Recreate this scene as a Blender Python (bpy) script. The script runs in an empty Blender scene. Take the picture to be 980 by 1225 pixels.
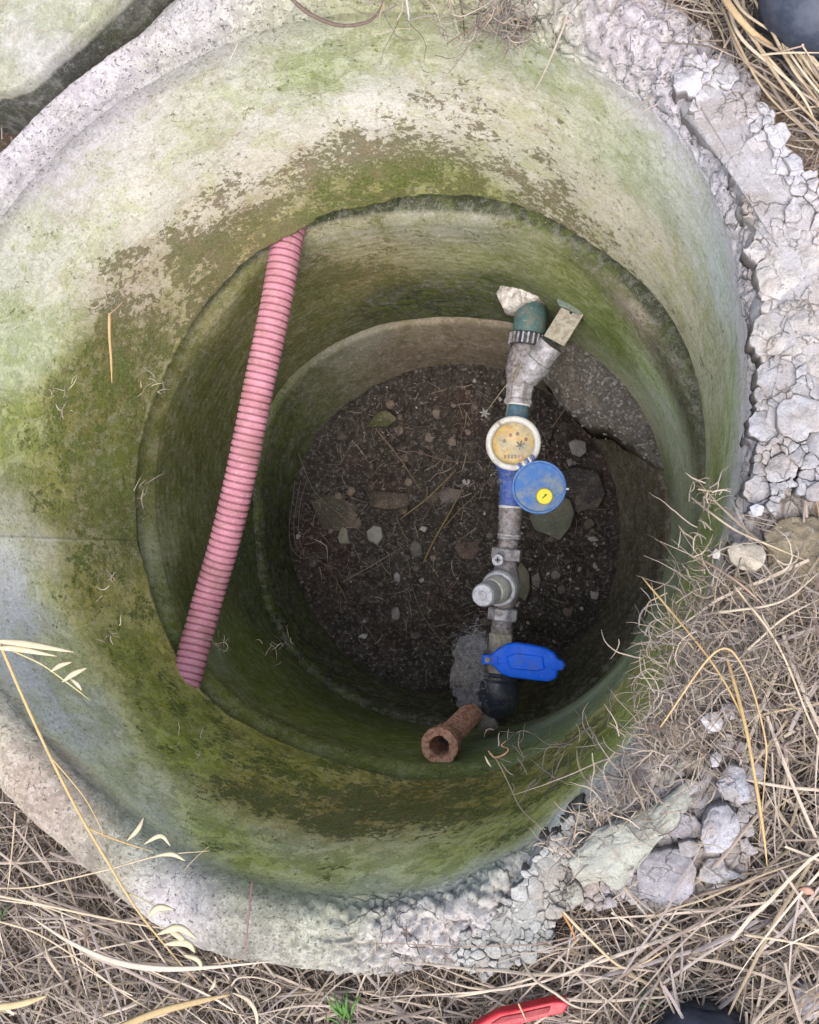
import bpy, math, random
import numpy as np
from mathutils import Vector, Matrix
random.seed(7); rng = np.random.default_rng(7)
R = math.radians
C = bpy.context.scene.collection
scene = bpy.context.scene

# ------------------------------------------------------------------ camera
H = 0.95                       # camera height over the rim (m)
FPX, IW, IH = 1000.0, 980.0, 1225.0
_dn = np.array([0.255, -0.0275, -1.0]); _dn /= np.linalg.norm(_dn)
_wz = -_dn
_wy = np.array([0, 1.0, 0]) - _wz * _wz[1]; _wy /= np.linalg.norm(_wy)
_wx = np.cross(_wy, _wz)
W2C = np.array([_wx, _wy, _wz])          # rows: world axes in camera coordinates
CAM = np.array([0, 0, H])
def at(px, py, z=0.0):
    """point of the place at height z that the photograph shows at (px, py)"""
    d = W2C @ np.array([(px - IW / 2) / FPX, -(py - IH / 2) / FPX, -1.0])
    t = (z - H) / d[2]
    return CAM + d * t
def sz(n, px, py, z):
    return float(np.linalg.norm(at(px + n, py, z) - at(px, py, z))) * 0.97
def to_px(P):
    c = (np.asarray(P) - CAM) @ W2C
    return np.stack([IW / 2 - FPX * c[..., 0] / c[..., 2], IH / 2 + FPX * c[..., 1] / c[..., 2]], -1)
cam = bpy.data.cameras.new('camera'); co = bpy.data.objects.new('camera', cam); C.objects.link(co)
m = Matrix.Identity(4)
for i in range(3):
    for j in range(3): m[i][j] = W2C[i, j]
m.translation = Vector(CAM)
co.matrix_world = m
cam.sensor_fit = 'HORIZONTAL'; cam.sensor_width = 36; cam.lens = 36 * FPX / IW
cam.clip_start = 0.02; cam.clip_end = 500
scene.camera = co

# ------------------------------------------------------------------ sky and sun (overcast)
world = bpy.data.worlds.new('World'); scene.world = world; world.use_nodes = True
nt = world.node_tree; bg = nt.nodes['Background']
sky = nt.nodes.new('ShaderNodeTexSky'); sky.sky_type = 'NISHITA'; sky.sun_disc = False
SUN_EL, SUN_AZ = R(66), R(165)
sky.sun_elevation = SUN_EL; sky.sun_rotation = SUN_AZ
sky.air_density = 0.9; sky.dust_density = 5.0; sky.ozone_density = 0.9
nt.links.new(sky.outputs[0], bg.inputs[0]); bg.inputs[1].default_value = 0.15
sl = bpy.data.lights.new('sun', 'SUN'); so = bpy.data.objects.new('sun', sl); C.objects.link(so)
sl.energy = 1.6; sl.angle = R(85); sl.color = (1, 0.98, 0.96)
sd = Vector((math.sin(SUN_AZ) * math.cos(SUN_EL), math.cos(SUN_AZ) * math.cos(SUN_EL), math.sin(SUN_EL)))
so.rotation_euler = sd.to_track_quat('Z', 'Y').to_euler()
scene.view_settings.view_transform = 'Standard'; scene.view_settings.look = 'None'
scene.view_settings.gamma = 1; scene.view_settings.exposure = 1.02
scene.cycles.max_bounces = 6; scene.cycles.diffuse_bounces = 4

# ------------------------------------------------------------------ noise in numpy
def _hash(ix, iy, iz, s=0):
    h = (ix.astype(np.int64) * 374761393 + iy.astype(np.int64) * 668265263 + iz.astype(np.int64) * 2147483647 + s * 974634777) & 0xFFFFFFFF
    h = ((h ^ (h >> 13)) * 1274126177) & 0xFFFFFFFF
    h = ((h ^ (h >> 16)) * 2246822519) & 0xFFFFFFFF
    return ((h ^ (h >> 15)) & 0xFFFFFF) / float(0xFFFFFF)
def vnoise(P, s=0):
    F = np.floor(P); f = P - F; f = f * f * (3 - 2 * f); F = F.astype(np.int64)
    o = 0
    for a in (0, 1):
        wx = f[..., 0] if a else 1 - f[..., 0]
        for b in (0, 1):
            wy = f[..., 1] if b else 1 - f[..., 1]
            for c in (0, 1):
                wz = f[..., 2] if c else 1 - f[..., 2]
                o = o + wx * wy * wz * _hash(F[..., 0] + a, F[..., 1] + b, F[..., 2] + c, s)
    return o * 2 - 1
def fbm(P, sc, oc=4, s=0, g=0.5):
    o = 0; a = 1; P = P * sc
    for k in range(oc):
        o = o + a * vnoise(P + 17.3 * k, s + k); a *= g; P = P * 2.03
    return o
def worley(P, sc, s=0):
    P = P * sc; F = np.floor(P).astype(np.int64)
    d1 = np.full(P.shape[:-1], 9.0); d2 = d1.copy()
    for a in (-1, 0, 1):
        for b in (-1, 0, 1):
            for c in (-1, 0, 1):
                g = F + np.array([a, b, c])
                q = np.stack([g[..., k] + _hash(g[..., 0], g[..., 1], g[..., 2], s + k + 1) for k in range(3)], -1)
                d = np.sqrt(((q - P) ** 2).sum(-1))
                d2 = np.minimum(d2, np.maximum(d, d1)); d1 = np.minimum(d1, d)
    return d1, d2
def sstep(a, b, x):
    t = np.clip((x - a) / (b - a), 0, 1); return t * t * (3 - 2 * t)
def lin(c):
    c = np.asarray(c, float) / 255.0
    return np.where(c <= 0.04045, c / 12.92, ((c + 0.055) / 1.055) ** 2.4)

# ------------------------------------------------------------------ mesh helpers
def raw_mesh(name, V, Fq, smooth=True, attrs=None):
    me = bpy.data.meshes.new(name)
    V = np.ascontiguousarray(V, dtype=np.float32).reshape(-1, 3); Fq = np.ascontiguousarray(Fq, dtype=np.int32)
    n, k = Fq.shape
    me.vertices.add(len(V)); me.vertices.foreach_set('co', V.ravel())
    me.loops.add(n * k); me.loops.foreach_set('vertex_index', Fq.ravel())
    me.polygons.add(n); me.polygons.foreach_set('loop_start', np.arange(0, n * k, k, dtype=np.int32))
    me.polygons.foreach_set('use_smooth', np.full(n, smooth))
    me.update(calc_edges=True)
    for an, av in (attrs or {}).items():
        av = np.asarray(av, dtype=np.float32)
        if av.ndim == 2:
            a = me.color_attributes.new(an, 'FLOAT_COLOR', 'POINT')
            full = np.ones((len(V), 4), np.float32); full[:, :3] = av; a.data.foreach_set('color', full.ravel())
        else:
            a = me.attributes.new(an, 'FLOAT', 'POINT'); a.data.foreach_set('value', av)
    return me
def grid_faces(nu, nv, closed=True, flip=False):
    u = np.arange(nu if closed else nu - 1); v = np.arange(nv - 1)
    U, Vv = np.meshgrid(u, v, indexing='ij'); U2 = (U + 1) % nu
    f = np.stack([U * nv + Vv, U2 * nv + Vv, U2 * nv + Vv + 1, U * nv + Vv + 1], -1).reshape(-1, 4)
    return f[:, ::-1] if flip else f
def link(name, me, mat=None, parent=None):
    o = bpy.data.objects.new(name, me); C.objects.link(o)
    if mat is not None and me is not None: me.materials.append(mat)
    if parent is not None: o.parent = parent
    return o
def tag(o, label=None, cat=None, group=None, kind=None):
    if label: o['label'] = label
    if cat: o['category'] = cat
    if group: o['group'] = group
    if kind: o['kind'] = kind
    return o
def thing(name, label, cat, group=None):
    o = bpy.data.objects.new(name, None); C.objects.link(o); o.empty_display_size = 0.05
    return tag(o, label, cat, group)
def resample(poly, n):
    P = np.asarray(poly, float); Q = np.vstack([P, P[:1]])
    L = np.r_[0, np.cumsum(np.linalg.norm(np.diff(Q, axis=0), axis=1))]
    t = np.linspace(0, L[-1], n, endpoint=False)
    return np.stack([np.interp(t, L, Q[:, k]) for k in range(P.shape[1])], -1)
def catmull(P, n=10):
    P = np.asarray(P, float)
    if len(P) < 3:
        t = np.linspace(0, 1, n)[:, None]; return P[0] * (1 - t) + P[-1] * t
    Q = np.vstack([2 * P[0] - P[1], P, 2 * P[-1] - P[-2]]); out = []
    for i in range(1, len(Q) - 2):
        t = np.linspace(0, 1, n, endpoint=False)[:, None]
        a, b, c, d = Q[i - 1], Q[i], Q[i + 1], Q[i + 2]
        out.append(0.5 * (2 * b + (c - a) * t + (2 * a - 5 * b + 4 * c - d) * t ** 2 + (3 * b - a - 3 * c + d) * t ** 3))
    out.append(P[-1:]); return np.vstack(out)
def frames(P):
    T = np.gradient(P, axis=0); T /= np.linalg.norm(T, axis=1)[:, None] + 1e-12
    up = np.array([0, 0, 1.0]); 
    if abs(T[0] @ up) > 0.9: up = np.array([0, 1.0, 0])
    N = []; n = up - T[0] * (T[0] @ up); n /= np.linalg.norm(n)
    for t in T:
        n = n - t * (n @ t); n /= np.linalg.norm(n) + 1e-12; N.append(n)
    N = np.array(N); return T, N, np.cross(T, N)
def tube_mesh(name, P, r, seg=8, flat=1.0, smooth=True, caps=True, phase=0.0):
    """tube with a radius per point; flat squashes it across its normal"""
    P = np.asarray(P, float); r = np.broadcast_to(np.asarray(r, float), (len(P),))
    T, N, B = frames(P)
    if caps:
        P = np.vstack([P[:1], P, P[-1:]]); r = np.r_[1e-5, r, 1e-5]
        N = np.vstack([N[:1], N, N[-1:]]); B = np.vstack([B[:1], B, B[-1:]])
    a = np.linspace(0, 2 * math.pi, seg, endpoint=False) + phase
    V = P[None] + (np.cos(a)[:, None, None] * B[None] + np.sin(a)[:, None, None] * N[None] * flat) * r[None, :, None]
    return raw_mesh(name, V, grid_faces(seg, len(P)), smooth)
def lathe(name, A, B, prof, seg=32, smooth=False, up=None, squash=None):
    """profile [(t along A->B, radius)...] turned about the axis A->B"""
    A = np.asarray(A, float); B = np.asarray(B, float); ax = B - A; L = np.linalg.norm(ax); ax = ax / L
    u = np.array(up if up is not None else [0, 0, 1.0]); 
    if abs(u @ ax) > 0.95: u = np.array([0, 1.0, 0])
    u = u - ax * (u @ ax); u /= np.linalg.norm(u); w = np.cross(ax, u)
    t = np.array([p[0] for p in prof]); r = np.array([p[1] for p in prof])
    a = np.linspace(0, 2 * math.pi, seg, endpoint=False) + math.pi / seg
    V = A + ax * (t[None, :, None] * L) + (np.cos(a)[:, None, None] * w + np.sin(a)[:, None, None] * u) * r[None, :, None]
    return raw_mesh(name, V, grid_faces(seg, len(t), flip=True), smooth)
def join_meshes(name, ms, smooth=None):
    Vs, Fs, off, sm = [], [], 0, []
    loops, tot = [], []
    for me in ms:
        v = np.empty(len(me.vertices) * 3, np.float32); me.vertices.foreach_get('co', v)
        l = np.empty(len(me.loops), np.int32); me.loops.foreach_get('vertex_index', l)
        s = np.empty(len(me.polygons), np.int32); me.polygons.foreach_get('loop_total', s)
        q = np.empty(len(me.polygons), bool); me.polygons.foreach_get('use_smooth', q)
        Vs.append(v); loops.append(l + off); tot.append(s); sm.append(q); off += len(me.vertices)
    V = np.concatenate(Vs); l = np.concatenate(loops); s = np.concatenate(tot); sm = np.concatenate(sm)
    me = bpy.data.meshes.new(name)
    me.vertices.add(len(V) // 3); me.vertices.foreach_set('co', V)
    me.loops.add(len(l)); me.loops.foreach_set('vertex_index', l)
    me.polygons.add(len(s)); me.polygons.foreach_set('loop_start', np.r_[0, np.cumsum(s)[:-1]].astype(np.int32))
    me.polygons.foreach_set('use_smooth', sm); me.update(calc_edges=True)
    for x in ms: bpy.data.meshes.remove(x)
    return me
def box_mesh(name, c, half, ax=None, bevel=0.15):
    """chamfered box from stacked rounded sections"""
    hx, hy, hz = half; X, Y, Z = (np.eye(3) if ax is None else np.array(ax, float))
    b = bevel * min(half); lv = [(-hz, -b), (-hz + b, 0), (hz - b, 0), (hz, -b)]
    ring = []
    for z, d in lv:
        x, y = hx + d, hy + d; k = b
        pts = [(x, -y + k), (x, y - k), (x - k, y), (-x + k, y), (-x, y - k), (-x, -y + k), (-x + k, -y), (x - k, -y)]
        ring.append([np.array(c) + X * p[0] + Y * p[1] + Z * z for p in pts])
    ring = [[np.array(c) - Z * hz] * 8] + ring + [[np.array(c) + Z * hz] * 8]
    V = np.array(ring).transpose(1, 0, 2)
    return raw_mesh(name, V, grid_faces(8, len(ring)), False)
def prism_mesh(name, poly, zt, zb, bevel=0.003, steps=3, smooth=True, dome=0.0, nrm=None):
    """plate with a rounded edge from a world outline (N x 2 or N x 3)"""
    P = np.asarray(poly, float)[:, :2]; c = P.mean(0)
    d = P - c; L = np.linalg.norm(d, axis=1)[:, None]; u = d / L
    st = []
    for k in (0.0, 0.35, 0.7, 0.9):
        st.append((c + (d - u * bevel) * k, zt + dome * (1 - k ** 2)))
    for k in range(steps + 1):
        a = k / steps * math.pi / 2
        st.append((c + d - u * bevel * (1 - math.sin(a)), zt - bevel * (1 - math.cos(a))))
    for k in range(steps + 1):
        a = k / steps * math.pi / 2
        st.append((c + d - u * bevel * (1 - math.cos(a)), zb + bevel * (1 - math.sin(a))))
    st.append((np.repeat(c[None], len(P), 0), zb))
    V = np.stack([np.c_[s[0], np.full(len(P), s[1])] for s in st], 1)
    return raw_mesh(name, V, grid_faces(len(P), len(st), flip=True), smooth)

# ------------------------------------------------------------------ materials
class NT:
    def __init__(s, name):
        s.m = bpy.data.materials.new(name); s.m.use_nodes = True; s.t = s.m.node_tree
        s.b = s.t.nodes['Principled BSDF']; s.co = s.n('ShaderNodeTexCoord').outputs['Object']
    def n(s, ty, **kw):
        x = s.t.nodes.new(ty)
        for k, v in kw.items(): setattr(x, k, v)
        return x
    def l(s, a, b): s.t.links.new(a, b)
    def val(s, x, sock):
        if isinstance(x, (int, float)): sock.default_value = x
        elif isinstance(x, (tuple, list, np.ndarray)): sock.default_value = tuple(x)[:3] + (1,) if len(sock.default_value) == 4 else tuple(x)
        else: s.l(x, sock)
    def noise(s, sc, det=6, rough=0.6, vec=None, dist=0.0, col=False):
        x = s.n('ShaderNodeTexNoise'); s.l(vec or s.co, x.inputs['Vector'])
        x.inputs['Scale'].default_value = sc; x.inputs['Detail'].default_value = det; x.inputs['Roughness'].default_value = rough; x.inputs['Distortion'].default_value = dist
        return x.outputs['Color' if col else 'Fac']
    def vor(s, sc, feat='F1', out='Distance', vec=None, rand=1.0):
        x = s.n('ShaderNodeTexVoronoi', feature=feat); s.l(vec or s.co, x.inputs['Vector'])
        x.inputs['Scale'].default_value = sc; x.inputs['Randomness'].default_value = rand
        return x.outputs[out]
    def ramp(s, x, a, b, lo=0.0, hi=1.0):
        r = s.n('ShaderNodeMapRange', interpolation_type='SMOOTHSTEP'); s.l(x, r.inputs[0])
        for i, v in ((1, a), (2, b), (3, lo), (4, hi)): s.val(v, r.inputs[i])
        return r.outputs[0]
    def mth(s, op, a, b=0.0):
        x = s.n('ShaderNodeMath', operation=op); s.val(a, x.inputs[0]); s.val(b, x.inputs[1]); return x.outputs[0]
    def mix(s, f, a, b, bt='MIX'):
        x = s.n('ShaderNodeMix', data_type='RGBA', blend_type=bt); s.val(f, x.inputs[0]); s.val(a, x.inputs[6]); s.val(b, x.inputs[7]); return x.outputs[2]
    def attr(s, nm, out='Color'):
        return s.n('ShaderNodeAttribute', attribute_name=nm).outputs[out]
    def bump(s, h, st=0.5, d=0.002, prev=None):
        x = s.n('ShaderNodeBump'); s.l(h, x.inputs['Height']); x.inputs['Strength'].default_value = st; x.inputs['Distance'].default_value = d
        if prev: s.l(prev, x.inputs['Normal'])
        return x.outputs[0]
    def out(s, col=None, rough=0.9, bump=None, metal=0.0, spec=0.3):
        if col is not None: s.val(col, s.b.inputs['Base Color'])
        s.val(rough, s.b.inputs['Roughness']); s.val(metal, s.b.inputs['Metallic'])
        s.b.inputs['Specular IOR Level'].default_value = spec
        if bump is not None: s.l(bump, s.b.inputs['Normal'])
        return s.m
def mat_concrete():
    k = NT('weathered_concrete')
    base = k.attr('tint'); fl = k.attr('flake', 'Fac'); gr = k.attr('grit', 'Fac')
    n1 = k.noise(9, 8, 0.7); n2 = k.noise(60, 8, 0.75); n3 = k.noise(260, 6, 0.7); n4 = k.noise(900, 3, 0.6)
    # broad mottling of value
    c = k.mix(k.ramp(n1, 0.3, 0.7, 0, 0.22), base, (0.46, 0.45, 0.36), 'MIX')
    c = k.mix(k.ramp(n2, 0.35, 0.68, 0.0, 0.38), c, k.mix(1.0, base, (0.68, 0.68, 0.56), 'MULTIPLY'))
    # white mineral bloom and fine grain
    c = k.mix(k.ramp(k.noise(120, 8, 0.8), 0.53, 0.64, 0, 0.42), c, k.mix(0.55, c, (0.66, 0.66, 0.62)))
    # uneven algae film: pale green, buff and grey blotches
    fa = k.ramp(k.noise(15, 8, 0.72, dist=0.5), 0.50, 0.57, 0, 0.62)
    c = k.mix(k.mth('MULTIPLY', fa, k.mth('SUBTRACT', 1.0, gr)), c, k.mix(1.0, base, (0.74, 0.78, 0.54), 'MULTIPLY'))
    fb = k.ramp(k.noise(21, 8, 0.72, dist=0.8), 0.55, 0.61, 0, 0.55)
    c = k.mix(k.mth('MULTIPLY', fb, k.mth('SUBTRACT', 1.0, gr)), c, k.mix(1.0, base, (0.74, 0.68, 0.58), 'MULTIPLY'))
    fc = k.ramp(k.noise(38, 9, 0.78, dist=0.3), 0.56, 0.585, 0, 0.50)
    c = k.mix(k.mth('MULTIPLY', fc, k.ramp(n1, 0.44, 0.56)), c, k.mix(1.0, base, (0.50, 0.46, 0.33), 'MULTIPLY'))
    # drip streaks that run down the wall
    mp = k.n('ShaderNodeMapping'); k.l(k.co, mp.inputs[0]); mp.inputs['Scale'].default_value = (1, 1, 0.10)
    dr = k.ramp(k.noise(70, 7, 0.7, vec=mp.outputs[0]), 0.54, 0.66, 0, 0.5)
    c = k.mix(k.mth('MULTIPLY', dr, k.mth('SUBTRACT', 1.0, gr)), c, k.mix(1.0, base, (0.62, 0.62, 0.50), 'MULTIPLY'))
    dl = k.ramp(k.noise(50, 7, 0.75, vec=mp.outputs[0]), 0.58, 0.68, 0, 0.35)
    c = k.mix(dl, c, k.mix(.5, c, (0.62, 0.62, 0.58)))
    # worn, chipped white skin with crisp outlines and dark pepper specks
    wsk = k.ramp(k.noise(48, 10, 0.78, dist=0.4), 0.53, 0.545, 0, 0.34)
    c = k.mix(wsk, c, k.mix(.45, base, (0.62, 0.61, 0.58)))
    pep = k.ramp(k.noise(150, 8, 0.75, dist=0.5), 0.565, 0.59, 0, 0.62)
    c = k.mix(k.mth('MULTIPLY', pep, k.ramp(n1, 0.40, 0.56, 0.35, 1.0)), c, k.mix(1.0, c, (0.36, 0.35, 0.24), 'MULTIPLY'))
    # green algae tufts
    mm = k.mth('MULTIPLY', k.ramp(k.noise(30, 9, 0.75, dist=0.6), 0.49, 0.54, 0, 0.75), k.attr('moss', 'Fac'))
    c = k.mix(mm, c, k.mix(.6, c, (0.115, 0.155, 0.02)))
    # flaking olive-brown crust with crisp outlines, denser where 'flake' is high
    fn = k.mth('ADD', k.mth('MULTIPLY', k.noise(95, 8, 0.72, dist=0.5), 0.60), k.mth('MULTIPLY', k.noise(17, 6, 0.6), 0.46))
    th = k.mth('SUBTRACT', 0.705, k.mth('MULTIPLY', fl, 0.34))
    mask = k.ramp(k.mth('SUBTRACT', fn, th), -0.008, 0.014)
    crust = k.mix(k.ramp(k.noise(25, 5), 0.35, 0.65), (0.10, 0.098, 0.032), (0.17, 0.12, 0.066))
    crust = k.mix(k.ramp(n3, 0.35, 0.65, 0, 0.5), crust, (0.22, 0.19, 0.12))
    mo = k.attr('moss', 'Fac')
    crust = k.mix(k.mth('MULTIPLY', mo, k.ramp(k.noise(34, 8, 0.75, dist=.4), 0.42, 0.52, 0.25, 0.95)), crust, k.mix(k.ramp(n3, .35, .65), (0.055, 0.085, 0.012), (0.13, 0.17, 0.03)))
    c = k.mix(k.mth('MULTIPLY', mask, 0.84), c, crust)
    c = k.mix(k.ramp(n3, 0.3, 0.62, 0.42, 0.0), c, k.mix(1.0, c, (0.42, 0.40, 0.34), 'MULTIPLY'))
    c = k.mix(k.ramp(n4, 0.52, 0.75, 0, 0.25), c, (0.7, 0.7, 0.66))
    dots = k.mth('MULTIPLY', k.ramp(k.vor(75), 0.05, 0.09, 1, 0), k.ramp(k.noise(23, 3), 0.5, 0.6, 0, .8))
    c = k.mix(dots, c, (0.62, 0.62, 0.56))
    # hairline cracks and dark pinholes in gritty parts
    warp = k.mix(0.06, k.co, k.noise(14, 4, col=True), 'ADD')
    cr = k.vor(22, 'DISTANCE_TO_EDGE', vec=warp)
    crm = k.mth('MULTIPLY', k.ramp(cr, 0.0, 0.035, 1, 0), k.mth('MULTIPLY', k.attr('crack', 'Fac'), k.ramp(n1, 0.42, 0.6)))
    c = k.mix(k.mth('MULTIPLY', crm, 0.75), c, (0.09, 0.08, 0.07))
    pit = k.mth('MULTIPLY', k.ramp(k.noise(190, 4, 0.7), 0.30, 0.42, 1, 0), gr)
    # chalky white scabs over greyer mortar on the rim
    sc_ = k.mth('MULTIPLY', k.ramp(k.noise(55, 10, 0.8, dist=.4), 0.49, 0.52, 0, 0.55), gr)
    c = k.mix(sc_, c, k.mix(1.0, base, (0.56, 0.54, 0.54), 'MULTIPLY'))
    c = k.mix(k.mth('MULTIPLY', pit, 0.7), c, (0.13, 0.12, 0.12))
    b = k.bump(n2, 0.22, 0.0014); b = k.bump(n3, 0.8, 0.0013, b); b = k.bump(n4, 0.5, 0.0005, b); b = k.bump(mask, 0.4, 0.0012, b); b = k.bump(mm, 0.5, 0.0016, b)
    b = k.bump(k.mth('ADD', k.mth('MULTIPLY', crm, -1.5), k.mth('MULTIPLY', pit, -1.0)), 0.8, 0.0025, b)
    return k.out(c, 0.93, b, spec=0.2)
def mat_tint(name, rough=0.9, grain=120, amp=0.5, bumpd=0.002, spec=0.25, cracks=False):
    """colour from the mesh's own 'tint', grain and relief procedural"""
    k = NT(name); base = k.attr('tint')
    n1 = k.noise(grain * 0.2, 7, 0.7); n2 = k.noise(grain, 7, 0.75); n3 = k.noise(grain * 4, 4, 0.7)
    c = k.mix(k.ramp(n1, 0.35, 0.65, 0, amp), base, k.mix(1.0, base, (0.55, 0.52, 0.46), 'MULTIPLY'))
    c = k.mix(k.ramp(n2, 0.5, 0.72, 0, amp * 0.7), c, (0.62, 0.60, 0.60))
    c = k.mix(k.ramp(n3, 0.3, 0.55, amp, 0), c, k.mix(1.0, base, (0.38, 0.36, 0.34), 'MULTIPLY'))
    b = k.bump(n1, 0.4, bumpd * 2.5); b = k.bump(n2, 0.7, bumpd, b); b = k.bump(n3, 0.6, bumpd * 0.4, b)
    if cracks:
        warp = k.mix(0.05, k.co, k.noise(20, 4, col=True), 'ADD')
        cr = k.ramp(k.vor(30, 'DISTANCE_TO_EDGE', vec=warp), 0, 0.04, 1, 0)
        cr = k.mth('MULTIPLY', cr, k.ramp(n1, 0.45, 0.6))
        c = k.mix(k.mth('MULTIPLY', cr, 0.6), c, (0.10, 0.09, 0.08)); b = k.bump(k.mth('MULTIPLY', cr, -1), 0.7, 0.002, b)
    return k.out(c, rough, b, spec=spec)
def mat_plain(name, col, col2=None, rough=0.6, grain=80, amt=0.6, metal=0.0, bumpd=0.0006, spec=0.4, lo=0.42, hi=0.62, mud=0.0):
    k = NT(name); c2 = col2 or tuple(v * 0.5 for v in col)
    n1 = k.noise(grain, 8, 0.7); n2 = k.noise(grain * 4, 5, 0.7)
    c = k.mix(k.ramp(n1, lo, hi, 0, amt), col, c2)
    c = k.mix(k.ramp(n2, 0.35, 0.6, amt * 0.4, 0), c, c2)
    if mud: c = k.mix(k.ramp(k.noise(34, 8, 0.75, dist=.4), 0.50, 0.62, 0, mud), c, (0.16, 0.135, 0.105)); c = k.mix(k.ramp(k.noise(160, 6, .75), 0.58, 0.66, 0, mud * .8), c, (0.45, 0.43, 0.40))
    return k.out(c, k.ramp(n1, 0.3, 0.7, rough - 0.08, rough + 0.12), k.bump(n2, 0.5, bumpd, k.bump(n1, 0.4, bumpd * 2)), metal, spec)
M = {}
M['conc'] = mat_concrete()
M['rock'] = mat_tint('broken_concrete', grain=110, amp=0.42, bumpd=0.0022, cracks=True)
M['pebble'] = mat_tint('stone', grain=150, amp=0.4, bumpd=0.0012)
M['soil'] = mat_tint('soil', grain=90, amp=0.55, bumpd=0.004)
M['grass'] = mat_tint('dry_stalk', rough=0.75, grain=260, amp=0.30, bumpd=0.0003)
M['hose'] = None

# ------------------------------------------------------------------ outlines of the rings, read off the photograph
LIP = [(-135,560),(-122,440),(-82,345),(-22,248),(48,170),(122,108),(200,60),(280,25),(365,0),(490,-8),(600,6),(700,45),(790,108),(850,182),(886,290),(897,400),(894,500),(884,590),(862,680),(826,770),(770,872),(705,960),(640,1022),(560,1062),(470,1086),(380,1092),(290,1076),(200,1032),(120,975),(50,905),(-20,825),(-85,740),(-122,650)]
B1 = [(165,560),(180,495),(207,432),(255,350),(300,312),(345,278),(420,250),(490,238),(560,234),(630,250),(700,285),(760,330),(808,390),(834,450),(844,520),(842,590),(832,650),(808,715),(768,785),(715,848),(655,898),(590,924),(530,933),(475,931),(415,917),(350,893),(285,860),(238,822),(205,770),(180,700),(165,630)]
T2 = [(170,590),(176,520),(204,440),(252,366),(308,312),(370,276),(430,262),(490,258),(560,257),(630,270),(695,302),(748,350),(788,402),(818,452),(838,510),(845,560),(846,600),(838,650),(814,715),(772,787),(717,848),(656,896),(590,920),(530,928),(470,924),(410,908),(345,884),(280,848),(235,806),(203,750),(182,680)]
B2 = [(300,600),(305,530),(322,480),(350,448),(385,420),(430,396),(490,381),(560,378),(640,392),(700,425),(755,475),(790,540),(803,610),(800,670),(780,730),(745,785),(695,835),(630,865),(560,872),(490,866),(430,846),(375,812),(335,765),(310,705)]
B3 = [(540 + 194 * math.cos(a), 634 + 192 * math.sin(a)) for a in np.linspace(0, 2 * math.pi, 40, endpoint=False)]
Z1, Z2, ZF = -0.50, -1.12, -1.40
class Outline:
    def __init__(s, px, z, harm=9):
        P = np.array([at(x, y, z)[:2] for x, y in px]); P = resample(P, 720)
        s.c = P.mean(0)
        th = np.arctan2(P[:, 1] - s.c[1], P[:, 0] - s.c[0]); r = np.linalg.norm(P - s.c, axis=1)
        o = np.argsort(th); g = np.linspace(-math.pi, math.pi, 720, endpoint=False)
        rr = np.interp(g, np.r_[th[o] - 2 * math.pi, th[o], th[o] + 2 * math.pi], np.tile(r[o], 3))
        F = np.fft.rfft(rr); F[harm:] = 0; s.rr = np.fft.irfft(F, 720); s.g = g
    def r(s, th):
        th = (th + math.pi) % (2 * math.pi) - math.pi
        return np.interp(th, np.r_[s.g, math.pi], np.r_[s.rr, s.rr[0]])
    def pt(s, th, dr=0.0):
        q = s.r(th) + dr
        return np.stack([s.c[0] + q * np.cos(th), s.c[1] + q * np.sin(th)], -1)
oL, o1, o2t, o2b, o3 = Outline(LIP, 0), Outline(B1, Z1, 12), Outline(T2, Z1 - 0.05), Outline(B2, Z2), Outline(B3, ZF)
for n_, o_ in (('lip', oL), ('b1', o1), ('t2', o2t), ('b2', o2b), ('b3', o3)): print(n_, o_.c, o_.rr.min(), o_.rr.max())

def paint(V, anchors, mesh_px, sigma=0.055):
    """smooth map of colour/crust over a surface, from spots given where the photo shows them"""
    V = V.reshape(-1, 3); mp = mesh_px.reshape(-1, 2)
    A = np.array([a[0:2] for a in anchors], float)
    pos = np.array([V[np.argmin(((mp - a) ** 2).sum(1))] for a in A])
    val = np.array([list(lin(a[2])) + [a[3], a[4]] for a in anchors])
    d2 = ((V[:, None, :] - pos[None]) ** 2).sum(-1) if len(V) < 60000 else None
    out = np.zeros((len(V), 5)); ws = np.zeros(len(V))
    for p, v in zip(pos, val):
        d = ((V - p) ** 2).sum(1); w = 1.0 / (d + sigma ** 2) ** 2.2
        out += w[:, None] * v; ws += w
    return out / ws[:, None]

# ------------------------------------------------------------------ top ring
NU = 1500
th = np.linspace(-math.pi, math.pi, NU, endpoint=False)
def loft_ring(name, stations, anchors, label, disp, sigma=0.055):
    """stations: list of (callable th -> (NU,3))"""
    V = np.stack([s for s in stations], 1)          # NU x nv x 3
    du = np.roll(V, -1, 0) - np.roll(V, 1, 0); dv = np.gradient(V, axis=1)
    Nn = np.cross(dv, du); Nn /= np.linalg.norm(Nn, axis=-1)[..., None] + 1e-12
    V = disp(V, Nn)
    vis = to_px(V)
    A = paint(V, anchors, vis, sigma)
    return V, A
def section(ol_a, za, ol_b, zb, n, bulge=0.0):
    out = []
    Pa, Pb = ol_a.pt(th), ol_b.pt(th)
    for k in range(n):
        t = k / (n - 1)
        out.append(np.c_[Pa * (1 - t) + Pb * t, np.full(NU, za * (1 - t) + zb * t)])
    return out
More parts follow.
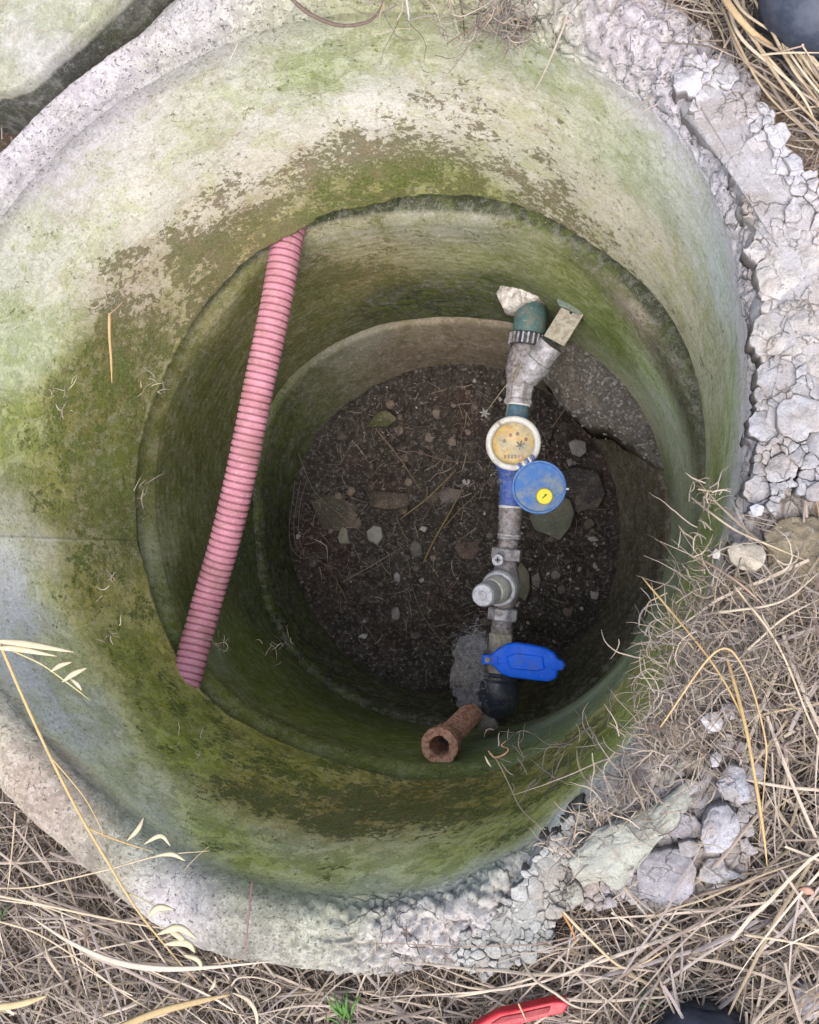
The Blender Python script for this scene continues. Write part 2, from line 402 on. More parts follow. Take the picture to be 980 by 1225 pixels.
# crumbliness of the rim round its circumference (right side and lower right are broken)
def angwin(th, c, w, s):
    d = np.abs((th - c + math.pi) % (2 * math.pi) - math.pi); return 1 - sstep(w, w + s, d)
crumb = np.maximum(angwin(th, R(10), R(48), R(15)), angwin(th, R(-55), R(22), R(14)))
st = []
edge_j = fbm(np.c_[np.cos(th) * 9, np.sin(th) * 9, th * 0], 1.7, 5, 5)
chip = 0.004 + 0.006 * angwin(th, R(70), R(45), R(20))
P1 = o1.pt(th)
for dr, dz in ((0.085, 0.0), (0.04, 0.0), (0.012, 0.0), (0.004, 0.002), (0.0, 0.006)):
    st.append(np.c_[o1.pt(th, dr), Z1 + dz + edge_j * chip * 1.3])
zb = Z1 + 0.012 + edge_j * chip
NW = 250
PL = oL.pt(th, 0.004)
for k in range(NW):
    t = (k / (NW - 1)); z = zb * (1 - t) + (-0.034) * t
    f = (z - Z1) / (0 - Z1)
    st.append(np.c_[P1 * (1 - f[:, None]) + PL * f[:, None], z])
OUT = 0.085 - 0.050 * angwin(th, R(138), R(22), R(14)) + 0.010 * fbm(np.c_[np.cos(th) * 3, np.sin(th) * 3, th * 0], 1.5, 4, 11)
for k in range(1, 13):                     # rounded arris
    a = k / 12 * math.pi / 2
    st.append(np.c_[oL.pt(th, 0.004 + 0.032 * (1 - math.cos(a))), np.full(NU, -0.034 + 0.032 * math.sin(a))])
for k in range(1, 46):                    # top face
    t = k / 45
    st.append(np.c_[oL.pt(th, 0.036 + (np.maximum(OUT, .045) - 0.036) * t), -0.002 - 0.012 * t ** 3 + 0 * th])
for k in range(1, 16):                    # outer face
    t = k / 15
    st.append(np.c_[oL.pt(th, np.maximum(OUT, .045) + 0.012 * math.sin(t * 1.57)), -0.014 - 0.12 * t + 0 * th])
topmask_idx = 5 + NW
_s0 = np.argmin(((to_px(np.stack(st, 1)) - np.array([70, 645])) ** 2).sum(-1)); TH0 = th[_s0 // len(st)]
def disp1(V, N):
    nv = V.shape[1]
    s = np.arange(nv)[None, :]; top = sstep(topmask_idx - 14, topmask_idx + 8, s) * np.ones((NU, 1))
    low = 0.006 * fbm(V, 4, 3, 1) + 0.0006 * fbm(V, 26, 3, 2) + 0.0003 * fbm(V, 110, 3, 3)
    low = low + 0.003 * sstep(-0.004, 0.0, (th - TH0))[:, None] * sstep(.25, .0, th - TH0)[:, None]
    d1, d2 = worley(V + 0.01 * np.stack([fbm(V, 30, 2, 8), fbm(V, 30, 2, 9), 0 * V[..., 0]], -1), 42, 4)
    crack = 1 - sstep(0.0, 0.22, d2 - d1)
    rough = 0.006 * fbm(V, 30, 5, 6, 0.6) + 0.0035 * fbm(V, 120, 3, 7)
    rough = rough * np.where(crumb[:, None] > .02, 1, .5)
    cr = crumb[:, None] * top
    d = low * (1 - 0.3 * top) + rough * top * (0.42 + 0.6 * cr) - 0.007 * crack * cr + 0.004 * (0.6 - d1) * cr
    edge0 = sstep(0, 14, s) 
    V = V + N * (d * np.where(s < 5, 0.3, 1))[..., None]
    V[..., 2] -= 0.008 * cr
    return V
# spots: (px, py, sRGB of the surface itself, crust, moss)
A1 = [(60,200,(198,192,200),.05,0),(60,300,(200,200,180),.2,.3),(30,420,(190,198,150),.2,.6),(150,250,(205,203,185),.1,.2),(200,200,(205,202,190),.1,.1),(250,150,(190,190,160),.25,.4),
(330,60,(192,190,170),.1,.3),(375,85,(160,172,110),.3,1),(480,50,(178,180,128),.2,.8),(560,40,(176,176,138),.2,.6),(430,130,(214,211,204),.25,0),(520,110,(206,203,190),.3,0),(300,150,(208,206,196),.25,0),(430,175,(200,194,176),.55,0),(300,190,(208,203,188),.2,0),
(250,250,(200,192,168),.48,0),(350,205,(198,190,165),.52,0),(160,340,(188,176,150),.5,.1),(230,310,(175,164,120),.62,.5),(300,280,(165,152,105),.75,.5),(450,212,(140,140,70),.7,1),(520,200,(132,140,68),.55,1),(400,232,(130,126,62),.6,1),
(600,190,(196,196,168),.45,.2),(560,150,(205,200,178),.4,0),(600,120,(208,202,176),.3,.1),(700,120,(200,200,158),.1,.5),(640,60,(172,182,135),.2,.6),(760,200,(190,196,148),.12,.5),(720,250,(200,194,166),.3,.1),(650,225,(196,192,160),.52,.2),(570,222,(160,162,100),.6,.7),(700,270,(190,184,150),.48,.2),(750,330,(186,182,146),.45,.2),(520,170,(196,190,170),.5,0),
(820,250,(196,200,182),.1,.2),(862,320,(192,200,196),.05,0),(800,350,(190,188,148),.25,.3),(850,420,(180,182,142),.3,.4),(780,300,(195,188,158),.3,.2),(870,500,(170,182,125),.2,.7),(858,560,(148,160,92),.2,1),(862,470,(178,180,140),.3,.5),(850,620,(120,136,62),.2,1),
(20,520,(172,180,95),.25,1),(80,480,(128,126,62),.5,.9),(130,430,(116,112,50),.6,.9),(60,600,(160,156,82),.35,.9),(120,560,(106,114,40),.45,1),(110,500,(120,115,50),.5,1),(100,620,(112,110,50),.5,.9),(20,680,(208,206,190),.05,.1),(25,650,(195,195,160),.1,.3),(50,700,(166,172,110),.2,.8),
(100,700,(120,118,56),.4,1),(60,780,(158,166,108),.2,.8),(150,780,(102,112,42),.35,1),(150,640,(95,98,45),.45,.8),(20,790,(195,192,175),.1,.1),(30,830,(205,200,186),.1,.1),(10,720,(240,232,208),.0,.0),(5,760,(236,228,204),.0,.0),(12,670,(236,230,206),0,0),(50,860,(205,202,180),.1,.2),(100,850,(180,190,150),.15,.5),(150,930,(160,176,138),.15,.6),(220,900,(112,126,44),.35,1),(200,850,(100,112,42),.4,1),(300,950,(115,108,50),.62,.8),
(250,1000,(138,155,85),.3,1),(200,1000,(182,190,166),.1,.3),(400,980,(110,100,48),.66,.8),(500,965,(108,98,45),.66,.8),(330,910,(105,110,42),.45,1),(400,1040,(140,155,78),.25,1),(300,1030,(146,158,84),.25,1),(500,1050,(152,166,112),.2,.9),(440,1075,(170,178,150),.2,.5),(560,1020,(118,130,54),.35,1),(570,1050,(165,180,160),.1,.4),
(620,990,(112,120,50),.4,1),(650,940,(102,106,40),.5,1),(720,900,(106,124,44),.3,1),(780,820,(100,114,44),.3,1),(828,720,(100,114,48),.3,1),(560,960,(104,102,42),.6,.9)]
topcol = [(120,90,(196,190,200)),(40,160,(192,188,198)),(230,14,(190,186,190)),(300,1110,(202,200,208)),(400,1120,(204,200,208)),(480,1120,(200,194,202)),(560,1110,(198,190,196)),(620,1090,(196,190,192)),(200,1080,(196,190,196)),(120,1010,(188,180,176)),(30,930,(178,160,148)),(60,960,(176,160,150)),(820,110,(205,200,214)),(880,180,(208,204,218)),(740,40,(196,188,200)),(660,10,(190,186,180)),(900,330,(205,198,204)),(910,500,(196,188,192)),(900,600,(190,184,186)),(840,800,(176,166,156)),(760,940,(184,178,174)),(700,1010,(196,194,188)),(480,1170,(150,146,144)),(300,1150,(140,138,132)),(110,1060,(120,112,100))]
A1 += [(x, y, tuple(min(240, v * (1.13 if y > 990 and y < 1130 else 1)) for v in c), .06, .05) for x, y, c in topcol]
V, A = loft_ring('concrete_ring', st, A1, None, disp1)
nv = V.shape[1]; s_idx = np.tile(np.arange(nv), NU)
grit = sstep(topmask_idx - 25, topmask_idx + 6, s_idx)
_dj = np.repeat(th, nv) - TH0; _jl = np.exp(-((_dj - .002) / .006) ** 2) * (1 - grit) * sstep(60, 140, s_idx)
A[:, :3] = A[:, :3] * (1 - .55 * _jl[:, None]) + lin((214,212,196)) * .55 * _jl[:, None]; A[:, 3] *= 1 - .8 * _jl
A[:, :3] *= (1 - 0.28 * grit)[:, None] * (1 + .12 * (1 - grit) * sstep(.2, .42, A[:, :3].mean(1)))[:, None]; A[:, :3] = np.minimum(A[:, :3], .80); _lum = A[:, :3].mean(1, keepdims=True); _pale = sstep(.25, .5, _lum); A[:, 2:3] += _pale * .45 * (_lum - A[:, 2:3]); A[:, :3] *= 1 + (.85 + .50 * (1 - sstep(.12, .3, _lum))) * sstep(0, 1, (oL.c[1] - .05 - V.reshape(-1, 3)[:, 1:2]) / .3) * (1 - grit[:, None]); _so = sstep(0, 1, (oL.c[1] - .05 - V.reshape(-1, 3)[:, 1]) / .3) * (1 - grit); A[:, :3] *= 1 + _so[:, None] * np.array([.16, .02, -.16]); A[:, :3] = np.minimum(A[:, :3], .80)  # south wall lightened and warmed in colour, adding light the sky lacks there
me = raw_mesh('concrete_ring', V, grid_faces(NU, nv), True, {'tint': A[:, :3], 'flake': A[:, 3] * (1 - 0.7 * grit), 'moss': A[:, 4] * (1 - grit), 'grit': grit, 'crack': grit * (.22 + .78 * np.repeat(crumb, nv))})
ring1 = link('concrete_ring', me, M['conc'])
tag(ring1, 'topmost concrete well ring with a crumbling pale rim and green stained inner wall', 'well ring')

# ------------------------------------------------------------------ second ring
st = []
for dr, z in ((0.12, Z1 - 0.042), (0.08, Z1 - 0.042), (0.05, Z1 - 0.042), (0.032, Z1 - 0.042), (0.02, Z1 - 0.043), (0.01, Z1 - 0.046), (0.002, Z1 - 0.052), (-0.004, Z1 - 0.062)):
    st.append(np.c_[o2t.pt(th, dr), z + 0 * th])
Pa, Pb = o2t.pt(th, -0.009), o2b.pt(th, 0.0)
NW2 = 170
for k in range(NW2):
    t = k / (NW2 - 1); st.append(np.c_[Pa * (1 - t) + Pb * t, np.full(NU, (Z1 - 0.078) * (1 - t) + Z2 * t)])
for dr in (0.01, 0.05, 0.1): st.append(np.c_[o2b.pt(th, dr), np.full(NU, Z2 - 0.004)])
def disp2(V, N):
    low = 0.004 * fbm(V, 5, 3, 21) + 0.0009 * fbm(V, 24, 4, 22) + 0.0004 * fbm(V, 100, 2, 23)
    low = low + 0.0002 * np.sin(V[..., 2] * 260 + 3 * fbm(V, 6, 2, 24))
    return V - N * low[..., None]
A2 = [(500,246,(52,58,28),.5,1),(430,255,(80,80,44),.5,1),(560,243,(48,54,26),.5,1),(640,258,(50,56,28),.5,1),(705,292,(54,58,32),.4,1),(765,345,(56,60,36),.4,.8),(805,400,(58,62,40),.4,.6),(832,462,(64,66,46),.4,.5),(182,520,(120,118,60),.4,.8),(215,440,(118,116,60),.4,.8),(180,600,(118,120,60),.4,.8),(262,370,(140,136,90),.3,.5),(215,770,(108,116,56),.3,.8),(260,835,(108,112,50),.4,.8),(420,912,(104,112,46),.4,.9),(530,926,(110,118,56),.3,.9),(340,885,(106,112,48),.4,.9),(500,262,(188,188,172),.15,.1),(430,275,(180,176,155),.3,.1),(560,258,(185,185,170),.2,.1),(450,300,(160,152,118),.4,.3),(420,330,(138,126,82),.6,.5),(560,310,(150,154,110),.2,.6),(600,340,(56,68,28),.2,1),(480,358,(44,50,22),.3,1),(540,365,(40,50,24),.3,1),(380,360,(112,110,62),.4,.8),  # first spots: overhang shade painted into the colour, over green moss
(680,320,(140,150,72),.2,1),(640,290,(165,168,130),.2,.5),(760,370,(176,164,150),.25,0),(725,372,(130,146,74),.2,1),(820,480,(172,166,156),.2,0),(790,480,(150,160,148),.1,.1),(740,410,(112,132,56),.2,1),(770,440,(130,145,110),.2,.4),(828,600,(165,168,162),.1,0),(790,640,(128,142,118),.1,.3),
(760,760,(150,166,144),.05,.2),(700,835,(160,176,156),.05,.2),(640,880,(140,160,128),.05,.4),(560,912,(112,132,74),.1,.9),(450,885,(112,130,52),.2,1),(350,850,(112,124,50),.3,1),(300,800,(100,116,46),.3,1),(230,700,(100,104,52),.4,.8),(192,650,(150,156,118),.2,.3),
(200,560,(95,100,50),.4,.8),(230,450,(90,94,44),.4,.8),(290,360,(115,112,66),.4,.7),(300,690,(62,78,36),.2,1),(400,840,(76,92,38),.2,1),(250,780,(130,140,110),.1,.5),(700,800,(120,136,110),.1,.3),(750,600,(90,98,66),.2,.3),(780,560,(120,130,100),.1,.3)]
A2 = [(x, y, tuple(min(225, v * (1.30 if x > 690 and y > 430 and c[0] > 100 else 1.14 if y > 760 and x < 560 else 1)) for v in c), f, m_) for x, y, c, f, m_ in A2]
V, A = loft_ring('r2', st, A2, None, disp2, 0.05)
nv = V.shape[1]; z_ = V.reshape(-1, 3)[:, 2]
_rc = (angwin(th, R(55), R(78), R(18))[:, None] * (np.arange(nv)[None] < 6)).ravel(); A[:, :3] = A[:, :3] * (1 - _rc)[:, None] + np.array([.030, .040, .014]) * _rc[:, None]; A[:, 3] *= 1 - _rc  # shade under the top ring's overhang painted dark green on this ledge
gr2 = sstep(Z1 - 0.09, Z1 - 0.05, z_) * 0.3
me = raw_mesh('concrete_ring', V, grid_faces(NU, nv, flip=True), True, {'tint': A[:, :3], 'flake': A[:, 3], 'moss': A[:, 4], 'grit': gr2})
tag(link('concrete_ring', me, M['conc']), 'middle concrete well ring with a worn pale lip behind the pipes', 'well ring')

# ------------------------------------------------------------------ bottom ring
st = []
for dr, z in ((0.10, Z2 - 0.008), (0.05, Z2 - 0.008), (0.0, Z2 - 0.008), (-0.008, Z2 - 0.010), (-0.014, Z2 - 0.020)):
    st.append(np.c_[o2b.pt(th, dr), z + 0 * th])
Pa, Pb = o2b.pt(th, -0.016), o3.pt(th, 0.004)
for k in range(50):
    t = k / 49; st.append(np.c_[Pa * (1 - t) + Pb * t, np.full(NU, (Z2 - 0.035) * (1 - t) + (ZF - 0.05) * t)])
A3 = [(500,392,(185,172,150),.2,0),(600,392,(175,160,140),.2,0),(560,420,(150,132,116),.25,0),(480,420,(146,130,112),.2,0),(400,425,(170,170,152),.1,.2),(370,455,(125,128,92),.2,.5),(340,500,(95,106,56),.2,1),(320,620,(60,74,34),.2,1),(330,700,(58,72,36),.2,1),(400,810,(62,74,40),.2,.9),
(540,850,(74,74,54),.2,.4),(660,830,(80,80,62),.2,.2),(750,740,(86,80,64),.2,.1),(770,640,(92,82,66),.3,0),(745,560,(104,92,76),.3,0),(735,600,(120,112,98),.1,0),(700,500,(96,88,76),.2,0),(430,405,(185,185,172),.1,0)]
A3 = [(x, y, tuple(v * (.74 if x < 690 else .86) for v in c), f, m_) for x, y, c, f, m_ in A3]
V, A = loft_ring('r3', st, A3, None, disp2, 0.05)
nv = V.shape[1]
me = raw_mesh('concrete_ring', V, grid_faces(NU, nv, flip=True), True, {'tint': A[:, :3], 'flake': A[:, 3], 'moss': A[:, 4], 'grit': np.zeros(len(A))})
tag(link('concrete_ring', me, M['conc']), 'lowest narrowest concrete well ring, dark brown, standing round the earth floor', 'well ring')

# ------------------------------------------------------------------ floor of the well
g = 300; cx, cy = o3.c; rr = 0.56
X, Y = np.meshgrid(np.linspace(cx - rr, cx + rr, g), np.linspace(cy - rr, cy + rr, g), indexing='ij')
P = np.stack([X, Y, 0 * X], -1)
floor_h = lambda P: ZF + 0.014 * fbm(P, 5, 4, 31) + 0.007 * fbm(P, 28, 4, 32, 0.6) + 0.0035 * fbm(P, 110, 2, 33)
Zf = floor_h(P); P[..., 2] = Zf
red = sstep(0.0, 0.6, fbm(P, 6, 3, 35))[..., None]
col = lin((66, 61, 57)) * (1 - red) + lin((70, 57, 53)) * red
col = col * (0.75 + 0.5 * sstep(-0.6, 0.6, fbm(P, 50, 3, 36))[..., None])
me = raw_mesh('well_floor', P, grid_faces(g, g, closed=False), True, {'tint': col.reshape(-1, 3)})
tag(link('well_floor', me, M['soil']), kind='structure')

# ------------------------------------------------------------------ ground round the well
NG = 720; tg = np.linspace(-math.pi, math.pi, NG, endpoint=False)
rad = np.r_[np.linspace(0.05, 0.75, 170), 0.75 * 1.11 ** np.arange(1, 46)]
Q = np.stack([np.stack([oL.c[0] + (oL.r(tg) + r_) * np.cos(tg), oL.c[1] + (oL.r(tg) + r_) * np.sin(tg)], -1) for r_ in rad], 1)
def ground_z(xy):
    xy = np.asarray(xy, float); P = np.concatenate([xy, 0 * xy[..., :1]], -1)
    a = np.arctan2(xy[..., 1] - oL.c[1], xy[..., 0] - oL.c[0])
    d = np.linalg.norm(xy - oL.c, axis=-1) - oL.r(a)
    side = angwin(a, R(0), R(45), R(30))
    z = -0.060 * (1 - side) - 0.030 * side + 0.03 * sstep(0.1, 1.2, d)
    z = z + 0.012 * fbm(P, 6, 3, 41) + 0.004 * fbm(P, 40, 3, 42)
    return z - 0.03 * (1 - sstep(0.0, 0.08, d)) - .05 * angwin(a, R(138), R(30), R(10)) * (1 - sstep(.06, .12, d))
gz = ground_z(Q)
gz[:, :6] -= 0.02
P = np.concatenate([Q, gz[..., None]], -1)
a_ = np.arctan2(Q[..., 1] - oL.c[1], Q[..., 0] - oL.c[0])
tan = (angwin(a_, R(8), R(22), R(14)))[..., None]
col = lin((84, 72, 62)) * (1 - tan) + lin((168, 148, 128)) * tan
me = raw_mesh('ground', P, grid_faces(NG, len(rad), flip=True), True, {'tint': col.reshape(-1, 3)})
tag(link('ground', me, M['soil']), kind='structure')
# ------------------------------------------------------------------ rocks and rubble
_rk = [0]; ROCK_K = .64
def rock_mesh(poly, zt, zb, dome=0.4, rough=1.0, tint=(190, 186, 190), n=10, seg=40, inset=0.0, tilt=None, tvar=0.10):
    """broken lump: world outline, a lumpy top and sides that go down to zb"""
    _rk[0] += 1; s = _rk[0]
    P = resample(np.asarray(poly, float)[:, :2], seg); c = P.mean(0); d = P - c
    L = np.linalg.norm(d, axis=1)[:, None]; size = float(L.mean())
    d = d * (1 - inset / np.maximum(L, inset * 1.6))
    rows = []; T = zt - zb
    rho = np.sin(np.linspace(0, math.pi / 2, n))
    for k, r_ in enumerate(rho):
        z = zt - dome * min(size * 0.55, T) * (1 - math.sqrt(max(0, 1 - (r_ * 0.94) ** 3)))
        rows.append(np.c_[c + d * r_ * (1 + 0.0 * r_), np.full(seg, z)])
    z0 = rows[-1][0, 2]
    for f in (0.25, 0.55, 1.0):
        rows.append(np.c_[c + d * (1.0 + 0.03 * f), np.full(seg, z0 * (1 - f) + zb * f)])
    rows.append(np.repeat(np.array([[c[0], c[1], zb]]), seg, 0))
    V = np.stack(rows, 1)
    if tilt: V[..., 2] += (V[..., 0] - c[0]) * tilt[0] + (V[..., 1] - c[1]) * tilt[1]
    off = s * 3.17
    a = size * rough
    nn = np.stack([fbm(V + off + 5 * q, 0.9 / size, 4, s % 50 + q * 7, 0.55) for q in range(3)], -1)
    d1, d2 = worley(V + off, 1.6 / size, s)
    V = V + nn * a * np.array([0.10, 0.10, 0.13]); V[..., 2] += a * 0.035 * (0.5 - d1)
    if n < 60:      # fracture planes give the top its flat facets
        dx = V[..., :2] - c; cut = None
        for q in range(4):
            ph = rng.uniform(0, 6.28); sl_ = rng.uniform(.12, .5) * (.6 if size > .02 else 1)
            pz = (dx[..., 0] * math.cos(ph) + dx[..., 1] * math.sin(ph)) * sl_ + size * sl_ * rng.uniform(-.15, .35)
            cut = pz if cut is None else np.minimum(cut, pz)
        V[..., 2] += np.minimum(cut, 0) * (V[..., 2] > zt - T * .6)
    fine = fbm(V + off, 5.0 / size, 4, s % 40 + 3, .6); V[..., 2] += a * 0.085 * fine
    V[..., 0] += a * 0.03 * fbm(V - off, 6.0 / size, 3, s % 31); V[..., 1] += a * 0.03 * fbm(V - 2 * off, 6.0 / size, 3, s % 37)
    V[:, 0] = V[:, 0].mean(0)
    t = lin(tint) * ROCK_K * (1 + tvar * (rng.random(3) * 0.12 + 1.6 * rng.random() - 0.9))
    tv = t[None] * (1 + 0.18 * fbm(V.reshape(-1, 3) + off, 1.5 / size, 3, 60))[:, None]
    # soil packed down the sides and dusted over parts of the top
    side = np.tile(np.r_[np.zeros(n - 1), .35, .65, .8, .85, .85], seg)[:, None]
    Vr = V.reshape(-1, 3); dust = sstep(.05, .5, fbm(Vr, 26, 4, 66))[:, None] * .38
    tv = tv * (1 - side) + lin((112, 98, 86)) * ROCK_K * side
    tv = tv * (1 - dust) + lin((172, 158, 142)) * ROCK_K * dust
    return raw_mesh('rock', V, grid_faces(seg, V.shape[1], flip=True), True, {'tint': np.clip(tv, 0, 1)})
def px_poly(pts, z): return np.array([at(x, y, z)[:2] for x, y in pts])
def inside(p, poly):
    x, y = p; c = False; n = len(poly)
    for i in range(n):
        x1, y1 = poly[i]; x2, y2 = poly[i - 1]
        if (y1 > y) != (y2 > y) and x < (x2 - x1) * (y - y1) / (y2 - y1 + 1e-12) + x1: c = not c
    return c
def cells(region, big, small, seed):
    """power cells in pixel units over a region: big = [(x, y, radius)], small = mean spacing"""
    rg = random.Random(seed); seeds = [(x, y, r) for x, y, r in big]
    xs = [p[0] for p in region]; ys = [p[1] for p in region]
    tries = 0
    while tries < 9000:
        tries += 1
        x = rg.uniform(min(xs) - 30, max(xs) + 30); y = rg.uniform(min(ys) - 30, max(ys) + 30)
        r = small * rg.choice((0.35, 0.45, 0.5, 0.6, 0.8, 1.1))
        if all((x - a) ** 2 + (y - b) ** 2 > (r + c) ** 2 * 0.86 for a, b, c in seeds): seeds.append((x, y, r))
    out = []
    for x, y, r in seeds:
        if not inside((x, y), region): continue
        poly = [(x + 2.2 * r * math.cos(a) + 3 * math.cos(a), y + 2.2 * r * math.sin(a)) for a in np.linspace(0, 2 * math.pi, 14, endpoint=False)]
        for a, b, c in seeds:
            dx, dy = a - x, b - y; D = math.hypot(dx, dy)
            if D < 1e-6 or D > 2.4 * r + c * 2.4 + 12: continue
            k = (D * D + r * r - c * c) / (2 * D)       # distance of the dividing line
            ux, uy = dx / D, dy / D; new = []
            for i in range(len(poly)):
                p, q = poly[i - 1], poly[i]
                sp = (p[0] - x) * ux + (p[1] - y) * uy - k; sq = (q[0] - x) * ux + (q[1] - y) * uy - k
                if sp <= 0: 
                    if sq > 0: t = sp / (sp - sq); new.append((p[0] + (q[0] - p[0]) * t, p[1] + (q[1] - p[1]) * t))
                    else: new.append(q); continue
                elif sq <= 0:
                    t = sp / (sp - sq); new.append((p[0] + (q[0] - p[0]) * t, p[1] + (q[1] - p[1]) * t)); new.append(q)
            poly = new
            if len(poly) < 3: break
        if len(poly) >= 3: out.append((x, y, r, poly))
    return out
def rubble(label, region, big, small, seed, colour, ztop, zbot, seg=26):
    t = thing('crumbled_mortar', label, 'rubble')
    bz = np.mean([ztop(x, y) for x, y in region]) - .0035
    rj = resample(np.array(region, float), 160); rj = rj + np.stack([fbm(np.c_[rj, 0 * rj[:, 0]], .045, 4, 300), fbm(np.c_[rj, 0 * rj[:, 0]], .045, 4, 310)], -1) * 9
    link('mortar_bed', rock_mesh(px_poly(rj, bz), bz + (.009 if seg == 26 else .002), -.06, dome=.75, rough=.05, tint=tuple(np.array(colour(900, 250)) * .93), n=90, seg=420, tvar=0), M['rock'], t)
    big = [(a + 0., b_, c) for a, b_, c in big]
    for x, y, r, poly in cells(region, big, small, seed):
        poly = resample(np.array(poly), 30); poly = poly + np.stack([fbm(np.c_[poly, 0 * poly[:, 0]], .11, 4, 200), fbm(np.c_[poly, 0 * poly[:, 0]], .11, 4, 210)], -1) * 3.4
        zt = ztop(x, y) + rng.normal() * 0.0024 + min(r, 30) * 0.00008
        q = px_poly(poly, zt)
        me = rock_mesh(q, zt, zbot, dome=0.22 if r < 14 else 0.10, rough=0.8 if r < 14 else 0.55, tint=colour(x, y), n=7 if r < 14 else 14, seg=seg if r < 14 else 64,
                       inset=0.0003, tilt=(rng.normal() * .10, rng.normal() * .10) if r < 14 else (rng.normal() * .04, rng.normal() * .04))
        link('chunk', me, M['rock'], t)
    return t
def colR(x, y):
    f = min(1, max(0, (y - 210) / 120)); a = np.array((216, 214, 220)); b = np.array((210, 206, 204))
    c = a * (1 - f) + b * f
    if y > 430: c = np.array((190, 190, 195))
    return tuple(c)
rubble('cracked pale mortar and stones packed along the right rim of the well',
       [(815,62),(850,66),(884,95),(915,120),(948,180),(985,218),(1090,250),(1090,560),(985,592),(940,585),(925,612),(898,618),(902,560),(908,470),(911,400),(906,310),(890,235),(858,174),(822,116)],
       [(822,175,36),(875,165,17),(905,185,20),(932,160,14),(925,232,24),(958,255,18),(905,225,13),(938,330,30),(905,300,12),(975,310,20),(925,400,26),(960,385,17),(985,430,22),(930,450,22),(915,510,18),(958,500,28),(985,530,20),(935,560,18),(906,585,14),(1030,330,34),(1040,430,36),(1040,520,32),(850,118,16),(870,85,13),(825,95,18)],
       9, 3, colR, lambda x, y: 0.003 + 0.014 * min(1, max(0, (x - 885) / 60)), -0.030)
rubble('small knobbly grey and white mortar lumps on the lower right rim',
       [(652,1012),(676,985),(700,975),(704,1010),(690,1040),(700,1070),(668,1090),(660,1130),(640,1152),(575,1170),(540,1150),(548,1125),(590,1100),(610,1068)],
       [(640,1065,12),(655,1040,11),(610,1120,10),(625,1090,10),(662,1092,11),(590,1140,9)],
       8, 5, lambda x, y: (196, 198, 195), lambda x, y: -0.004, -0.03, 20)

rubble('shattered grey mortar fragments filling the gaps between the big broken concrete lumps',
       [(690,1010),(745,970),(800,940),(840,925),(856,890),(880,880),(905,900),(906,1000),(892,1056),(850,1066),(800,1096),(740,1082),(700,1092),(680,1060)],
       [], 13, 9, lambda x, y: (186, 182, 184), lambda x, y: -0.006, -0.05, 22)
def stone(name, label, pts, zt, zb, tint, cat='stone', group=None, **kw):
    o = link(name, rock_mesh(px_poly(pts, zt), zt, zb, tint=tint, **kw), M['rock'] if cat == 'concrete lump' else M['pebble'])
    return tag(o, label, cat, group)
cl = 'concrete lump'
stone('broken_concrete', 'big wedge of broken pale concrete with green film on the lower right rim', [(680,1035),(692,1020),(712,1000),(745,985),(790,965),(818,945),(832,942),(830,965),(812,990),(790,1012),(768,1035),(752,1060),(738,1072),(722,1060),(700,1066),(684,1056)], 0.022, -0.06, (196,200,190), cl, n=24, seg=110, dome=0.5, rough=0.62, tilt=(-.06, -.10))
stone('broken_concrete', 'square grey lavender concrete block under the big wedge beside the rim', [(763,1040),(772,1024),(800,1016),(822,1018),(832,1040),(830,1070),(815,1088),(786,1088),(764,1078)], 0.012, -0.06, (186,184,192), cl, n=22, seg=90, dome=0.35, rough=0.5, tilt=(.05, .06))
stone('broken_concrete', 'tall narrow pale lump right of the square grey block', [(842,985),(852,968),(870,962),(882,975),(884,995),(874,1012),(862,1022),(845,1024),(838,1005)], 0.018, -0.05, (196,196,206), cl, n=16, seg=70, rough=0.8)
stone('broken_concrete', 'jagged low pale lump below the tall narrow one', [(838,1040),(848,1030),(866,1028),(872,1042),(890,1052),(868,1058),(846,1058),(834,1052)], 0.004, -0.05, (204,204,210), cl, n=12, seg=60, rough=0.9)
stone('broken_concrete', 'pale lump under stalks above the tall narrow one', [(862,930),(874,915),(890,920),(896,940),(900,955),(886,966),(868,958),(860,945)], 0.014, -0.05, (190,192,204), cl, n=14, seg=60)
stone('broken_concrete', 'small rounded pebble like lump wedged between the block and the wedge', [(812,1010),(824,1006),(836,1010),(838,1020),(828,1028),(814,1024)], 0.014, -0.03, (186,182,184), cl, n=10, seg=40, rough=.4)
stone('broken_concrete', 'rough grey lump at the thin end of the big wedge', [(800,985),(812,972),(832,978),(842,990),(838,1004),(820,1006),(804,1002)], 0.008, -0.04, (172,168,174), cl, n=12, seg=50)
stone('broken_concrete', 'green tinged lump on the rim left of the big wedge', [(678,1062),(688,1056),(696,1066),(698,1080),(688,1086),(678,1080)], 0.012, -0.04, (186,192,184), cl, n=10, seg=40, rough=.6)
stone('white_stone', 'bright white angular stone in the dry grass above the broken concrete', [(838,862),(845,855),(858,854),(866,864),(862,876),(848,878)], 0.016, -0.02, (236,236,242), n=10, seg=36, rough=.8)
stone('pale_stone', 'grey white stone touching the bright white angular one', [(862,850),(872,840),(880,844),(880,860),(870,864)], 0.010, -0.02, (205,202,206), n=9, seg=32)
stone('pale_stone', 'small oval grey stone half hidden below the bright white angular one', [(850,905),(858,900),(864,906),(860,918),(852,918)], 0.012, -0.02, (200,200,210), n=8, seg=28)
stone('heart_stone', 'large cream heart shaped stone on the right edge of the well', [(872,658),(880,648),(892,652),(903,650),(915,654),(919,664),(914,676),(905,684),(888,682),(876,672)], 0.026, -0.03, (222,214,196), n=14, seg=60, rough=.45, dome=.6)
stone('white_stone', 'tiny white stone left of the cream heart shaped stone', [(852,662),(857,656),(862,660),(861,668),(854,668)], 0.012, -0.02, (226,222,222), n=7, seg=24)
